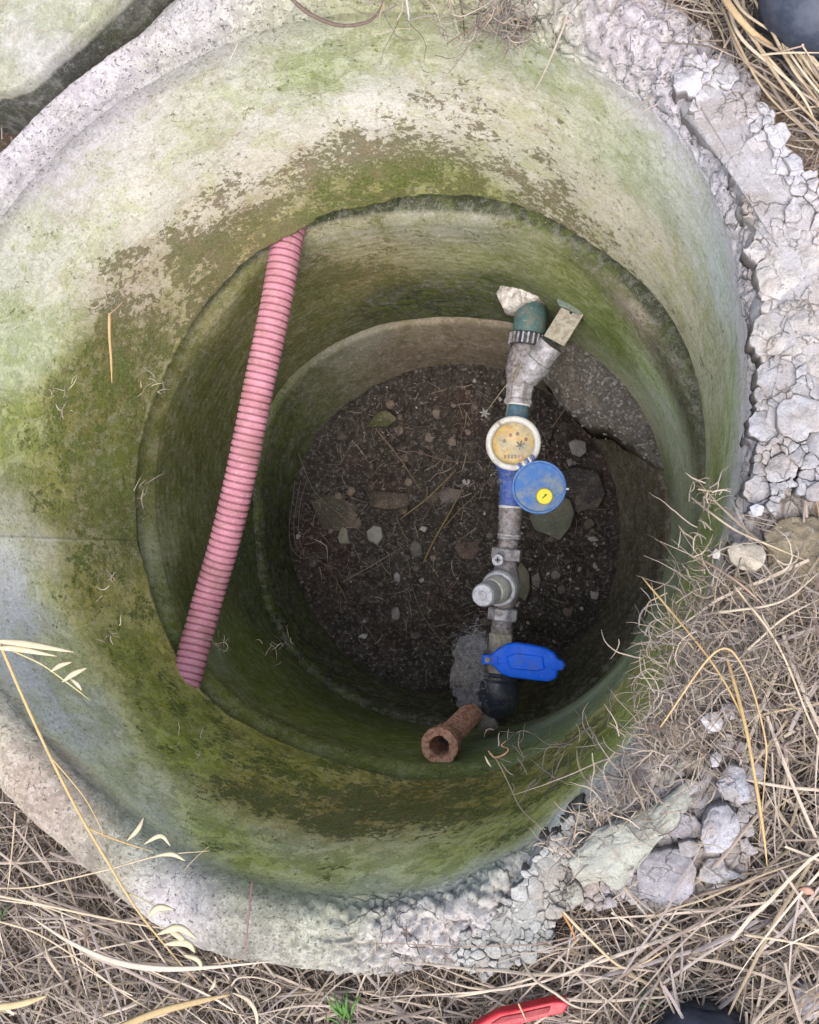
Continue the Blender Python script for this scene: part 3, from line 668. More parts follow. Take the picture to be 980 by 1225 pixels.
stone('white_stone', 'small blue white stone at the lower end of the right mortar', [(898,606),(906,602),(914,606),(912,616),(902,618)], 0.016, -0.02, (214,216,232), n=7, seg=26)
stone('clay_lump', 'wide tan and green earth lump right of the cream heart shaped stone', [(918,640),(940,622),(975,618),(1010,630),(1015,680),(985,702),(945,700),(922,680)], 0.008, -0.05, (160,150,128), cl, n=18, seg=80, rough=.8, dome=.5)
stone('clay_lump', 'tan earth lump below the cream heart shaped stone', [(862,700),(880,688),(900,692),(908,710),(896,722),(872,720)], 0.004, -0.05, (160,148,120), cl, n=12, seg=50, rough=.6)
stone('pale_stone', 'light pinkish stone in the lower right corner of the grass', [(952,1190),(966,1182),(985,1186),(990,1215),(970,1226),(954,1212)], 0.0, -0.06, (196,190,196), n=12, seg=40)

# ------------------------------------------------------------------ stone slab in the upper left corner
sl_px = [(a - 7, c - 7) for a, c in [(-420,-330),(-420,160),(-60,128),(0,118),(16,116),(34,108),(48,96),(62,84),(84,66),(104,46),(128,24),(150,2),(220,-70),(330,-330)]]
sp_ = px_poly(sl_px, 0.03); sp_ = resample(sp_, 700)
n2_ = fbm(np.c_[sp_, 0 * sp_[:, 0]], 30, 4, 70); cc = sp_.mean(0); sp_ = cc + (sp_ - cc) * (1 + 0.008 * n2_[:, None])
rows = []
for k in np.linspace(0, 1, 160) ** 0.8: rows.append(np.c_[cc + (sp_ - cc) * k * 0.985, np.full(700, 0.03)])
for a in np.linspace(0.2, 1, 6): rows.append(np.c_[cc + (sp_ - cc) * (0.985 + 0.015 * math.sin(a * 1.57)), np.full(700, 0.03 - 0.022 * (1 - math.cos(a * 1.57)))])
for f in np.linspace(0.1, 1, 12): rows.append(np.c_[cc + (sp_ - cc) * (1 + 0.01 * f), np.full(700, 0.008 - 0.10 * f)])
Vs = np.stack(rows, 1); Vs[..., 2] += 0.004 * fbm(Vs, 8, 4, 71) + 0.002 * fbm(Vs, 60, 3, 72)
Vs[:, 0] = Vs[:, 0].mean(0)
As = paint(Vs, [(20,20,(206,206,196),.05,.1),(60,30,(190,196,158),.1,.5),(90,20,(200,202,180),.1,.3),(30,60,(205,204,202),.05,0),(60,60,(202,198,204),.05,0),(90,50,(176,170,170),.2,0),(10,90,(186,188,160),.15,.4),(-60,60,(204,204,196),.05,.1),(20,105,(196,192,196),.1,0)], to_px(Vs), .04); As[:, :3] *= .60; _sd = np.tile(np.arange(Vs.shape[1]) > 164, 700); As[_sd, :3] = As[_sd, :3] * .16  # slab side darkened: shade of the gap painted in, along with soil stain
me = raw_mesh('slab', Vs, grid_faces(700, Vs.shape[1], flip=True), True, {'tint': As[:, :3], 'flake': As[:, 3], 'moss': As[:, 4], 'grit': np.full(len(As), .25)})
tag(link('concrete_slab', me, M['conc']), 'pale concrete slab lying across the upper left corner beside the well', 'slab')

# ------------------------------------------------------------------ stalks
def blades(name, base, ang, length, width, lift, curl, tint, wob=0.28, nseg=7, dz=0.0):
    """many dry stalks as V-folded ribbons in one mesh"""
    n = len(base); k = nseg
    pts = np.zeros((n, k + 1, 3)); pts[:, 0] = base; a = ang.copy()
    step = length / k
    pitch = lift.copy()
    for i in range(k):
        a = a + curl / k + rng.normal(0, wob / k, n) * 1.6
        p = pitch * math.cos(math.pi * (i + 0.5) / k)
        pts[:, i + 1] = pts[:, i] + np.stack([np.cos(a) * np.cos(p), np.sin(a) * np.cos(p), np.sin(p)], -1) * step[:, None]
    T = np.gradient(pts, axis=1); T /= np.linalg.norm(T, axis=-1, keepdims=True)
    S = np.cross(T, np.array([0, 0, 1.0])); S /= np.linalg.norm(S, axis=-1, keepdims=True) + 1e-9
    U = np.cross(S, T)
    tp = np.interp(np.linspace(0, 1, k + 1), [0, .15, .6, 1], [.8, 1, .8, .15])[None, :, None] * width[:, None, None]
    ro = rng.normal(0, .5, n)[:, None, None]
    Sx = S * np.cos(ro) + U * np.sin(ro)
    V = np.stack([pts - Sx * tp, pts + U * tp * .6, pts + Sx * tp], 2)   # n,k+1,3,3
    b = np.arange(n)[:, None, None] * (k + 1) * 3; r_ = np.arange(k)[None, :, None] * 3; c = np.arange(2)[None, None, :]
    q = b + r_ + c; F = np.stack([q, q + 1, q + 4, q + 3], -1).reshape(-1, 4)
    tt = np.repeat(tint[:, None], (k + 1) * 3, 1).reshape(-1, 3)
    return raw_mesh(name, V, F, True, {'tint': tt})
PAL = [lin(c) * .52 for c in ((190,176,160),(170,156,144),(146,132,122),(212,198,180),(180,164,138),(122,108,98),(166,156,152),(202,188,172))]
def outer_d(xy):
    a = np.arctan2(xy[:, 1] - oL.c[1], xy[:, 0] - oL.c[0]); return np.linalg.norm(xy - oL.c, axis=1) - oL.r(a), a
REG_R = px_poly([(740,30),(830,40),(884,88),(918,112),(952,175),(990,212),(1200,250),(1200,600),(985,640),(925,625),(885,640),(895,500),(880,250),(820,140)], 0)
def in_poly_np(xy, poly):
    c = np.zeros(len(xy), bool); x, y = xy[:, 0], xy[:, 1]
    for i in range(len(poly)):
        x1, y1 = poly[i]; x2, y2 = poly[i - 1]
        c ^= ((y1 > y) != (y2 > y)) & (x < (x2 - x1) * (y - y1) / (y2 - y1 + 1e-12) + x1)
    return c
BLK = px_poly([(672,1000),(700,975),(760,960),(830,930),(880,905),(905,940),(898,1000),(895,1062),(838,1064),(835,1094),(760,1096),(735,1078),(690,1090),(660,1130),(600,1175),(530,1160),(600,1060)], 0)
def scatter(n, x0, x1, y0, y1, dmin=0.088):
    px = np.stack([rng.uniform(x0, x1, n), rng.uniform(y0, y1, n)], -1)
    B = np.array([at(x, y, -0.03)[:2] for x, y in px])
    d, a = outer_d(B)
    edge = dmin - 0.05 * angwin(a, R(-35), R(18), R(12))
    keep = (d > edge + rng.normal(0, .006, n)) & ~in_poly_np(B, REG_R) & (~in_poly_np(B, BLK) | (rng.random(n) < .03)) & ~in_poly_np(B, sp_[::10])
    return B[keep]
def grass_patch(B, lmin, lmax, wmin, wmax, liftmax, h, dens=1.0, curl=1.2, bright=1.0):
    n = len(B); z = ground_z(B) + rng.uniform(0.0, 1, n) ** 1.4 * h
    base = np.c_[B, z]; ti = np.array(PAL)[rng.integers(0, len(PAL), n)] * rng.uniform(.7, 1.15, n)[:, None] * bright
    # height in the mat decides how weathered a stalk is
    an = rng.uniform(0, 2 * math.pi, n)
    if lmax > .2: an = np.arctan2(B[:, 1] - oL.c[1], B[:, 0] - oL.c[0]) + rng.choice((-1, 1), n) * (math.pi / 2 - .25) + rng.normal(0, .55, n)
    return blades('g', base, an, rng.uniform(lmin, lmax, n) * rng.uniform(.6, 1, n), rng.uniform(wmin, wmax, n), rng.uniform(-.05, liftmax, n), rng.normal(0, curl, n), ti)
ms = []
B = scatter(34000, -220, 1200, -160, 1400); ms.append(grass_patch(B, .02, .07, .0004, .0009,   .3, .02, curl=.5))
B = scatter(19000, -220, 1200, -160, 1400, .092); ms.append(grass_patch(B, .05, .16, .0006, .0015, .22, .035, curl=.35, bright=1.15))
B = scatter(5200, -220, 1200, -160, 1400, .10); ms.append(grass_patch(B, .10, .30, .0009, .0023, .15, .05, curl=.22, bright=1.55))
def join_tinted(name, ms):
    ts = []
    for m_ in ms:
        a = np.empty(len(m_.vertices) * 4, np.float32); m_.attributes['tint'].data.foreach_get('color', a); ts.append(a)
    me = join_meshes(name, ms); ca = me.color_attributes.new('tint', 'FLOAT_COLOR', 'POINT'); ca.data.foreach_set('color', np.concatenate(ts)); return me
tag(link('dry_grass', join_tinted('dry_grass', ms), M['grass']), 'matted dead brown grass and thatch covering the ground round the well', 'dry grass', kind='stuff')
# wiry tangles that hang over the lip
def tangle(name, label, spots):
    ms = []
    for (x, y, z, n, sp, ln) in spots:
        c = at(x, y, z); B = c + rng.normal(0, 1, (n, 3)) * np.array([sp, sp, sp * .35])
        ti = np.array(PAL)[rng.integers(0, len(PAL), n)] * rng.uniform(.75, 1.2, n)[:, None]
        ms.append(blades('t', B, rng.uniform(0, 6.28, n), rng.uniform(.3, 1, n) * ln, rng.uniform(.0004, .0010, n), rng.uniform(-.5, .5, n), rng.normal(0, 1.0, n), ti, wob=1.0, nseg=9))
    return tag(link(name, join_tinted(name, ms), M['grass']), label, 'dry grass', kind='stuff')
tangle('grass_tangle', 'wiry dead roots and stalks spilling over the right lip of the well',
       [(852,650,.0,24,.010,.03),(864,690,.0,56,.014,.035),(852,720,-.01,40,.012,.035),(836,765,-.01,50,.014,.04),(790,778,-.03,24,.010,.04),(858,770,.01,160,.028,.06),(815,835,-.005,110,.02,.05),(785,885,-.005,100,.016,.05),(835,880,.01,140,.028,.06),(755,930,0,60,.012,.04),(715,975,.004,50,.010,.035),(885,740,.02,160,.035,.07),(930,790,.02,160,.045,.07),(870,820,.01,160,.035,.06),(845,590,.0,26,.010,.035),(760,960,.03,60,.02,.06),(680,1010,.01,40,.012,.05)])
tangle('grass_tangle', 'dark clump of dead roots caught on the top edge of the well', [(598,14,.008,60,.012,.06),(618,38,-.03,90,.008,.035),(590,25,-.0,40,.014,.07),(480,8,.006,24,.03,.08),(550,10,.005,20,.02,.07)])
tangle('grass_tangle', 'thin dry wisps clinging to the lower right inner wall of the well', [(640,925,-.24,12,.02,.07),(690,905,-.2,16,.02,.08),(665,940,-.2,14,.015,.06),(610,880,-.3,8,.01,.04),(720,890,-.12,16,.02,.06)])
tangle('grass_tangle', 'faint dry rootlets clinging to the left inner wall of the well', [(130,362,-.17,14,.008,.03),(185,462,-.26,12,.01,.03),(170,590,-.3,8,.01,.04),(80,480,-.12,14,.016,.03),(140,760,-.2,8,.012,.03),(330,775,-.62,14,.02,.04),(260,770,-.5,10,.01,.04),(220,900,-.2,10,.02,.03),(130,700,-.2,8,.01,.03)])

def straw(label, pts, r, col, cat='straw', name='straw', group=None, flat=.6, seg=6, leaf=False):
    P = catmull([at(x, y, z) for x, y, z in pts], 8)
    n = len(P); rad = r * (np.interp(np.linspace(0, 1, n), [0, .1, .7, 1], [.7, 1, .8, .25]) if not leaf else np.sin(np.linspace(.12, math.pi - .1, n)))
    me = tube_mesh(name, P, rad, seg, flat)
    ca = me.color_attributes.new('tint', 'FLOAT_COLOR', 'POINT'); c = lin(col) * .66; v = np.ones((len(me.vertices), 4), np.float32); v[:, :3] = c; ca.data.foreach_set('color', v.ravel())
    return tag(link(name, me, M['grass']), label, cat, group)
cream = (222,204,174); pale = (212,198,176); gold = (212,184,128); greyb = (168,152,138)
straw('long pale stalk sweeping from the left edge up onto the rim', [(-30,1062,.0),(30,1062,.01),(80,1052,.02),(130,1040,.035),(190,1024,.045),(250,1018,.05)], .0012, cream)
straw('straight cream stalk running right from the left edge below the rim', [(-20,1068,.01),(40,1080,.02),(100,1093,.02),(160,1105,.03),(205,1112,.03)], .0018, cream)
straw('shorter cream stalk just beneath the straight cream one', [(-5,1076,.01),(50,1084,.01),(95,1100,.015),(137,1114,.01)], .0014, pale)
straw('thin pale stalk slanting from the left edge to the bottom edge', [(-10,1100,.01),(40,1115,.02),(90,1145,.02),(150,1190,.015),(215,1228,.01)], .0015, cream)
straw('broad white grass blade lying across the lower left grass', [(30,1092,.01),(80,1125,.03),(130,1148,.035),(180,1158,.035),(240,1158,.03),(330,1150,.01)], .0042, (222,210,192), cat='straw', name='straw', leaf=True, flat=.25)
straw('grey stalk under the broad white grass blade', [(100,1140,.015),(150,1160,.015),(200,1185,.015),(235,1200,.01)], .0030, (182,166,156), flat=.5)
straw('thick tan stalk in the bottom left corner', [(-20,1206,.02),(20,1202,.025),(55,1192,.02)], .0055, (216,194,150), flat=.4)
straw('wide golden flattened leaf along the bottom edge', [(130,1236,.02),(180,1214,.025),(230,1200,.025),(275,1190,.01)], .0050, (200,176,130), cat='straw', name='straw', flat=.3)
straw('curled pale leaf bending down beside the golden leaf', [(278,1188,.01),(296,1196,.02),(306,1212,.02),(308,1235,.01)], .0035, (222,206,178), cat='straw', name='straw', leaf=True, flat=.3)
straw('looped pale stalk lying under the lower rim', [(276,1180,-.03),(286,1170,-.02),(310,1170,-.02),(334,1180,-.02),(330,1190,-.02),(312,1200,-.03)], .0014, pale)
straw('upright stalk crossing the left grass near the edge', [(18,970,.02),(16,1000,.02),(12,1040,.02),(8,1075,.0)], .0014, (206,186,158))
straw('leaning brown stalk crossing the upright one', [(34,1012,.01),(20,1032,.015),(0,1058,.01)], .0016, greyb)
straw('flat tan leaf standing in the left grass', [(52,1125,.0),(60,1150,.01),(76,1172,.0)], .0026, (206,188,160), cat='straw', name='straw', leaf=True)
straw('bent pale stalk below the broken concrete, kinked at its middle', [(673,1090,.02),(700,1118,.015),(742,1156,.01),(770,1152,.01),(797,1136,.012)], .0018, (224,200,164))
straw('short orange stalk beside the kinked pale one', [(673,1092,.01),(684,1112,.01),(690,1130,-.0)], .0014, (202,146,96))
straw('pale stalk arching above the red handle', [(545,1192,-.0),(590,1184,.01),(630,1172,.01),(642,1168,.01)], .0020, pale)
straw('long pale stalk slanting down over the end of the red handle', [(625,1150,.0),(640,1172,.02),(664,1188,.03),(688,1204,.02),(720,1210,.0)], .0018, pale)
straw('thin stalk lying across the red handle', [(620,1200,.016),(625,1211,.018),(630,1222,.016)], .0011, (216,190,160))
straw('long golden stalk standing over the right hand grass', [(868,780,.02),(890,860,.05),(905,940,.06),(914,1000,.05),(918,1036,.03)], .0019, gold)
straw('golden stalk running from the right lip across the lower grass', [(768,690,.0),(850,790,.04),(890,862,.04),(900,900,.03)], .0012, (206,176,120))
straw('pale straight stalk slanting over the right inner wall edge', [(826,594,-.05),(850,613,.0),(880,634,.02),(920,652,.03),(968,672,.02)], .0013, cream)
straw('reddish stalk lying on the right rim beside the heart shaped stone', [(829,663,-.02),(858,680,.01),(890,702,.03),(930,740,.02)], .0016, (190,164,146))
straw('pale stalk fanning left from the tuft on the right', [(846,734,.02),(880,730,.03),(920,724,.035),(948,712,.03),(985,680,.02)], .0015, pale)
straw('second pale stalk fanning lower left from the tuft on the right', [(872,798,.02),(905,768,.03),(940,738,.035),(990,712,.02)], .0015, pale)
straw('long pale stalk running down along the far right grass', [(878,700,.03),(930,770,.04),(968,860,.03),(1000,930,.02)], .0013, cream)
straw('curved tan stalk bowing down through the right grass', [(790,870,.02),(856,780,.05),(890,800,.05),(915,880,.05),(915,930,.04),(908,1010,.02)], .0012, (212,184,136))
straw('dark stick lying under the square grey concrete block', [(800,1086,-.01),(840,1070,.0),(885,1058,.01),(930,1046,.01),(1000,1022,.0)], .0022, (138,122,112), cat='stick', name='stick')
straw('pale stick across the lower right corner of the grass', [(890,1118,.01),(930,1124,.02),(985,1134,.01)], .0018, cream)
straw('horizontal grey stick along the bottom grass', [(330,1192,-.03),(400,1187,-.03),(470,1186,-.03)], .0020, (166,152,138), cat='stick', name='stick')
straw('orange dead leaf at the end of a stalk in the right grass', [(956,1065,.02),(966,1066,.025),(975,1070,.02)], .005, (206,160,140), cat='leaf', name='dry_leaf', leaf=True, flat=.15)
straw('short wooden splinter standing against the left inner wall', [(131,374,-.165),(131,400,-.175),(133,430,-.190),(134,458,-.20)], .0028, (206,172,118), cat='splinter', name='wood_splinter', flat=.8)
straw('thin twig branching at the top of the wooden splinter', [(131,376,-.16),(140,368,-.155),(148,360,-.15)], .0009, (190,166,130), cat='twig', name='twig')
straw('curved dark root lying on the top edge of the well', [(345,-5,.004),(370,16,-.004),(405,30,-.012),(440,26,-.010),(456,8,.0),(460,-8,.004)], .0026, (126,108,96), cat='root', name='root')
straw('small dry stem standing on the lower left rim', [(302,1052,-.0),(298,1090,.02),(295,1125,.03),(292,1148,.03)], .0013, (166,132,126), cat='stem', name='dead_twig')
straw('thin pale root hanging over the top rim', [(486,-4,.004),(489,18,-.004),(490,40,-.03)], .0016, (206,202,196), cat='root', name='root')
straw('thin dark twig on the top rim left of the root clump', [(550,-4,.006),(554,20,.0),(556,48,-.03)], .0010, (104,88,78), cat='twig', name='twig')
straw('small bent twig lying on the lower white rim', [(486,1108,.004),(489,1132,.004),(512,1133,.004)], .0008, (110,84,80), cat='twig', name='twig')
straw('pale twig crossing the dark root clump on the top rim', [(535,52,-.04),(570,30,-.005),(590,18,.01),(612,2,.01)], .0012, (160,136,118), cat='twig', name='twig')
straw('long golden branch lying on the top right grass', [(862,-10,.02),(880,16,.03),(905,42,.02),(938,62,.0)], .0042, (206,178,138), cat='stalk', name='dry_stalk', flat=.5)
straw('white straw crossing the dark shoe at the top right', [(908,66,.02),(940,63,.03),(990,63,.03)], .0014, cream)
straw('kinked straw in front of the dark shoe at the top right', [(932,62,.02),(960,55,.035),(961,56,.035),(984,90,.02)], .0011, (214,190,170))
for i in range(22):
    x0 = 858 + i * 5 + rng.normal() * 5; y0 = -8 + rng.normal() * 14 + i * 2.2
    straw('pale dry stalk in the sheaf between the upper right rim and the dark shoe', [(x0, y0 - 12, .0), (x0 + 28 + rng.normal() * 8, y0 + 36 + rng.normal() * 8, .02), (x0 + 70 + rng.normal() * 14, y0 + 84 + rng.normal() * 12, .012), (x0 + 112, y0 + 130 + rng.normal() * 26, -.01)], rng.uniform(.0012, .0024), PAL and [(206,190,160),(184,164,136),(216,202,176),(164,146,124)][i % 4], group='stalks of the upper right sheaf', name='dry_stalk', cat='stalk')
# kinked stalk that dips into the well
t = thing('hanging_stalk', 'knotted pale stalk dangling over the mossy wall right of the rusty pipe', 'stalk')
def sub_straw(par, nm, pts, r, col, leaf=False, flat=.6):
    o = straw(None, pts, r, col, cat=None, name=nm, leaf=leaf, flat=flat); o.parent = par; return o
sub_straw(t, 'stem', [(652,992,.0),(624,968,-.10),(610,940,-.16),(596,912,-.2),(584,898,-.22)], .0011, (214,196,158))
sub_straw(t, 'knot', [(584,898,-.22),(592,906,-.22),(604,902,-.22),(608,896,-.22),(600,892,-.21),(606,886,-.21)], .0016, (186,146,112))
sub_straw(t, 'husk', [(580,904,-.22),(584,912,-.22),(588,918,-.22)], .0016, (232,222,186), leaf=True)
# pointed husk on the wall
straw('pale pointed husk standing on the mossy lower right wall', [(690,895,-.16),(692,912,-.14),(698,928,-.12),(706,940,-.10)], .0020, (214,204,150), cat='husk', name='husk', leaf=True)
# wild oat on the left, close to the camera
t = thing('wild_oat', 'golden wild oat stalk with hanging spikelets leaning over the lower left rim', 'oat stalk')
stem = [(-12,742,.10),(4,780,.10),(30,840,.09),(60,905,.08),(92,968,.07),(128,1030,.06),(165,1090,.04),(205,1140,.02),(240,1180,.0)]
sub_straw(t, 'stem', stem, .0024, (214,188,132))
sub_straw(t, 'branch', [(60,905,.08),(98,950,.075),(118,985,.07),(128,1010,.07)], .0009, (214,188,130))
sub_straw(t, 'branch', [(14,778,.10),(50,795,.10),(85,820,.10),(108,838,.095)], .0012, (214,204,150))
sub_straw(t, 'branch', [(104,990,.065),(140,1005,.07),(180,1018,.07)], .0011, (216,180,120))
sub_straw(t, 'branch', [(152,1068,.045),(178,1080,.045),(205,1100,.04)], .0010, (206,196,150))
for a, b, c, r in (((-15,766),(30,770),(88,780),.0045),((-15,775),(20,776),(68,785),.004),((60,804),(72,796),(86,792),.003),((74,816),(88,806),(104,799),.0035),((84,812),(92,818),(98,826),.0028),((152,1006),(165,992),(172,978),.003),((172,1010),(192,1000),(204,1012),.003),((186,1024),(206,1022),(222,1030),.003),((176,1098),(190,1086),(208,1088),.0045),((188,1118),(214,1110),(236,1124),.005),((196,1130),(222,1128),(234,1140),.005),((218,1142),(236,1148),(242,1160),.0035),((250,1186),(256,1178),(258,1168),.002),((196,1110),(214,1120),(230,1136),.0045)):
    z_ = .10 if a[1] < 900 else .045
    sub_straw(t, 'spikelet', [(*a, z_), (*b, z_ + .004), (*c, z_)], r, (226,214,180), leaf=True, flat=.5)
# green tufts
def tuft(label, x, y, n, ln, up, col):
    t_ = thing('grass_tuft', label, 'grass tuft')
    for i in range(n):
        a = up + rng.normal() * .5; l = ln * rng.uniform(.6, 1.1)
        sub_straw(t_, 'blade', [(x + rng.normal() * 8, y + rng.normal() * 4, -.04), (x + math.cos(a) * l * .5, y - math.sin(a) * l * .5, -.01), (x + math.cos(a) * l, y - math.sin(a) * l, -.02)], .0018, col, leaf=True, flat=.3)
tuft('bright green grass tuft growing under the lower rim', 412, 1222, 13, 38, 1.9, (92,140,62))
tuft('green leafy weed growing between the red handle and the dark shoe', 786, 1205, 8, 36, 2.6, (104,142,88))
tuft('small green sprig in the far left grass', 4, 1100, 5, 26, 2.2, (96,120,80))
# ------------------------------------------------------------------ debris on the floor and the ledge
def pebble_cloud(name, label, Cn, size, tints, par=None, mat='pebble', tall=.6):
    """many small angular stones in one mesh"""
    n = len(Cn); base = np.array([[1,0,0],[-1,0,0],[0,1,0],[0,-1,0],[0,0,1],[0,0,-1],[.6,.6,.6],[-.6,.6,.6],[.6,-.6,.6],[-.6,-.6,.6],[.6,.6,-.6],[-.6,.6,-.6],[.6,-.6,-.6],[-.6,-.6,-.6]], float)
    F = []
    for a, sx in ((0, 1), (1, -1)):
        for b, sy in ((2, 1), (3, -1)):
            for c, sz_ in ((4, 1), (5, -1)):
                k = [i for i in range(6, 14) if np.sign(base[i][0]) == sx and np.sign(base[i][1]) == sy and np.sign(base[i][2]) == sz_][0]
                t3 = [(a, b, k), (b, c, k), (c, a, k)]
                F += [f if sx * sy * sz_ > 0 else f[::-1] for f in t3]
    F = np.array(F)
    V = base[None] * rng.uniform(.65, 1.35, (n, 14, 1)); V = V * (size[:, None, None] * rng.uniform(.55, 1.2, (n, 1, 3))); V[..., 2] *= tall
    a = rng.uniform(0, 6.28, n); ca, sa = np.cos(a)[:, None], np.sin(a)[:, None]
    X = V[..., 0] * ca - V[..., 1] * sa; Y = V[..., 0] * sa + V[..., 1] * ca
    V = np.stack([X, Y, V[..., 2]], -1) + Cn[:, None]
    FF = (F[None] + np.arange(n)[:, None, None] * 14).reshape(-1, 3)
    me = raw_mesh(name, V, FF, False, {'tint': np.repeat(tints[:, None], 14, 1).reshape(-1, 3)})
    return tag(link(name, me, M[mat], par), label, None if par else 'gravel', kind='stuff')
n = 2400; a = rng.uniform(0, 6.28, n); q = np.sqrt(rng.random(n)) * .46
xy = np.c_[o3.c[0] + q * np.cos(a), o3.c[1] + q * np.sin(a)]
rightw = sstep(-.05, .25, xy[:, 0] - o3.c[0])
sz_ = rng.uniform(.0015, .0045, n) * (1 + 1.6 * (rng.random(n) < .08)) * (.8 + .7 * rightw * rng.random(n))
zc = floor_h(np.c_[xy, 0 * q]) + sz_ * .15
ti = lin((92, 84, 78))[None] * rng.uniform(.4, 1.3, n)[:, None]
wh = rng.random(n) < .06 + .14 * rightw; ti[wh] = lin((176, 172, 172)) * rng.uniform(.6, 1.1, wh.sum())[:, None]
pebble_cloud('gravel', 'small stones and crumbs scattered over the dark earth at the bottom of the well', np.c_[xy, zc], sz_, ti)
# heap of fallen mortar on the ledge of the lowest ring
t = thing('mortar_heap', 'slumped grey gravelly mortar heap on the ledge below the tilted metal tag', 'rubble heap')
hp = [(640,410),(664,388),(700,398),(730,420),(762,455),(786,500),(800,562),(782,552),(752,530),(728,512),(702,508),(684,492),(664,470),(646,444)]
me = rock_mesh(px_poly(hp, -1.05), -1.05, -1.26, dome=.9, rough=.55, tint=(120,116,110), n=26, seg=140, tilt=(.18, .28))
heap = link('heap', me, M['rock'], t)
hp_w = px_poly(hp, -1.05)
hc = []
while len(hc) < 900:
    p = (rng.uniform(630, 805), rng.uniform(385, 565))
    if inside(p, hp): hc.append(p)
from mathutils.bvhtree import BVHTree
bv = BVHTree.FromPolygons([v.co[:] for v in me.vertices], [p.vertices[:] for p in me.polygons])
cc_ = []
for x, y in hc:
    o_ = at(x, y, -1.0); hit = bv.ray_cast(Vector((o_[0], o_[1], -.8)), Vector((0, 0, -1)))
    if hit[0] is not None: cc_.append(hit[0][:])
cc_ = np.array(cc_); m_ = len(cc_)
ti = lin((140, 138, 138))[None] * rng.uniform(.35, 1.25, m_)[:, None]
pebble_cloud('gravel', None, cc_, rng.uniform(.0015, .0055, m_), ti, t)

def fstone(label, pts, tint, h=.02, cat='stone', name='floor_stone', zoff=0, **kw):
    zt = ZF + h + zoff
    return stone(name, label, pts, zt, ZF - .03, tuple(min(235, v * 1.22) for v in tint), cat, **kw)
def blob(x, y, r, k=7, e=.3):
    return [(x + r * (1 + rng.uniform(-e, e)) * math.cos(a), y + r * (1 + rng.uniform(-e, e)) * math.sin(a)) for a in np.linspace(0, 6.28, k, endpoint=False)]
fstone('large flat greenish stone under the blue meter lid', [(632,620),(640,602),(664,590),(682,598),(686,615),(680,632),(668,646),(656,640),(640,634)], (118,122,110), .07, n=14, seg=60, dome=.3, rough=.35)
fstone('dark flat slab right of the blue meter lid', [(666,566),(690,558),(716,566),(724,590),(716,608),(688,612),(672,602)], (70,66,66), .03, n=10, seg=40, dome=.3, rough=.25)
fstone('rounded grey stone right of the white meter ring', [(680,530),(688,525),(700,528),(701,540),(694,547),(684,543)], (140,138,142), .03, n=10, seg=30, rough=.5)
fstone('small grey stone just left of and below the rounded one', [(678,550),(684,548),(686,555),(680,558)], (128,124,126), .02, seg=20, n=6)
fstone('reddish brown flat stone in the middle of the floor left of the valves', [(543,655),(553,648),(570,648),(574,658),(564,670),(550,668)], (104,88,84), .02, n=10, seg=36, rough=.3)
fstone('pale round stone with a thread lying across it', [(438,636),(446,629),(455,631),(457,643),(450,652),(440,646)], (150,150,148), .02, seg=30, n=8, rough=.3)
fstone('pale pointed stone left of the round one with the thread', [(403,644),(409,630),(413,632),(417,650),(405,651)], (140,140,128), .02, seg=26, n=7)
fstone('small pale chip below the middle of the floor', [(471,690),(474,684),(478,688),(477,696),(472,696)], (156,150,156), .02, seg=18, n=6)
fstone('pale oblong chip near the lower middle of the floor', [(468,730),(475,726),(478,734),(475,742),(468,740)], (140,136,136), .02, seg=20, n=6)
fstone('tiny white chip low on the left of the floor', [(428,762),(433,758),(439,760),(436,765)], (196,196,204), .02, seg=14, n=5)
fstone('white chip above the crossed twigs', [(501,633),(505,629),(511,631),(508,637)], (196,190,196), .025, seg=14, n=5)
fstone('dark grey stone among the crossed twigs', [(488,655),(496,646),(504,652),(504,664),(494,668)], (98,94,96), .025, seg=24, n=7)
fstone('olive green triangular stone at the top left of the floor', [(436,510),(450,492),(462,490),(474,500),(462,510)], (84,86,60), .025, seg=30, n=8, rough=.3)
fstone('long grey brick fragment half buried at the left centre', [(438,592),(444,586),(486,590),(488,604),(470,610),(440,606)], (86,78,70), .022, n=10, seg=44, rough=.2)
fstone('broad muddy grey stone at the left edge of the floor', [(370,600),(392,590),(420,602),(430,620),(414,636),(384,634)], (84,78,70), .018, n=10, seg=44, rough=.3)
fstone('flat grey fragment beside the straw bundle', [(520,590),(534,582),(552,586),(548,600),(530,602)], (92,88,90), .022, seg=30, n=8, rough=.3)
fstone('pale leaf shaped flake beside the pressure valve', [(614,690),(622,672),(632,684),(634,704),(628,720),(618,712)], (118,118,104), .04, seg=30, n=8, rough=.2)
fstone('grey lump to the right of the nut with the screw', [(636,690),(644,684),(648,694),(644,704),(637,700)], (128,122,124), .03, seg=24, n=7)
fstone('pale stone at the lower right edge of the floor', [(706,708),(712,704),(717,710),(714,718),(707,716)], (164,160,168), .02, seg=22, n=7)
fstone('small greyish stone between the flake and the right floor edge', [(659,686),(665,682),(671,688),(667,694),(660,692)], (134,128,124), .02, seg=22, n=7)
for i in range(70):
    a = rng.uniform(0, 6.28); q = math.sqrt(rng.random()) * 175; x, y = 540 + q * math.cos(a), 634 + q * math.sin(a)
    b_ = rng.uniform(.6, 1.2)
    fstone('small dull brown stone half sunk in the earth of the well floor', blob(x, y, rng.uniform(2.5, 6.5)), (108 * b_, 98 * b_, 92 * b_), rng.uniform(.008, .02), seg=16, n=5, group='small dull stones on the well floor')
def twig(label, pts, r=.0016, col=(128,112,92), cat='twig', name='twig'):
    return straw(label, [(x, y, ZF + h) for x, y, h in pts], r, tuple(min(240, v * 1.25) for v in col), cat=cat, name=name)
twig('long twig slanting from the olive stone to the crossed twigs', [(449,512,.03),(478,548,.03),(504,588,.03)], .0018)
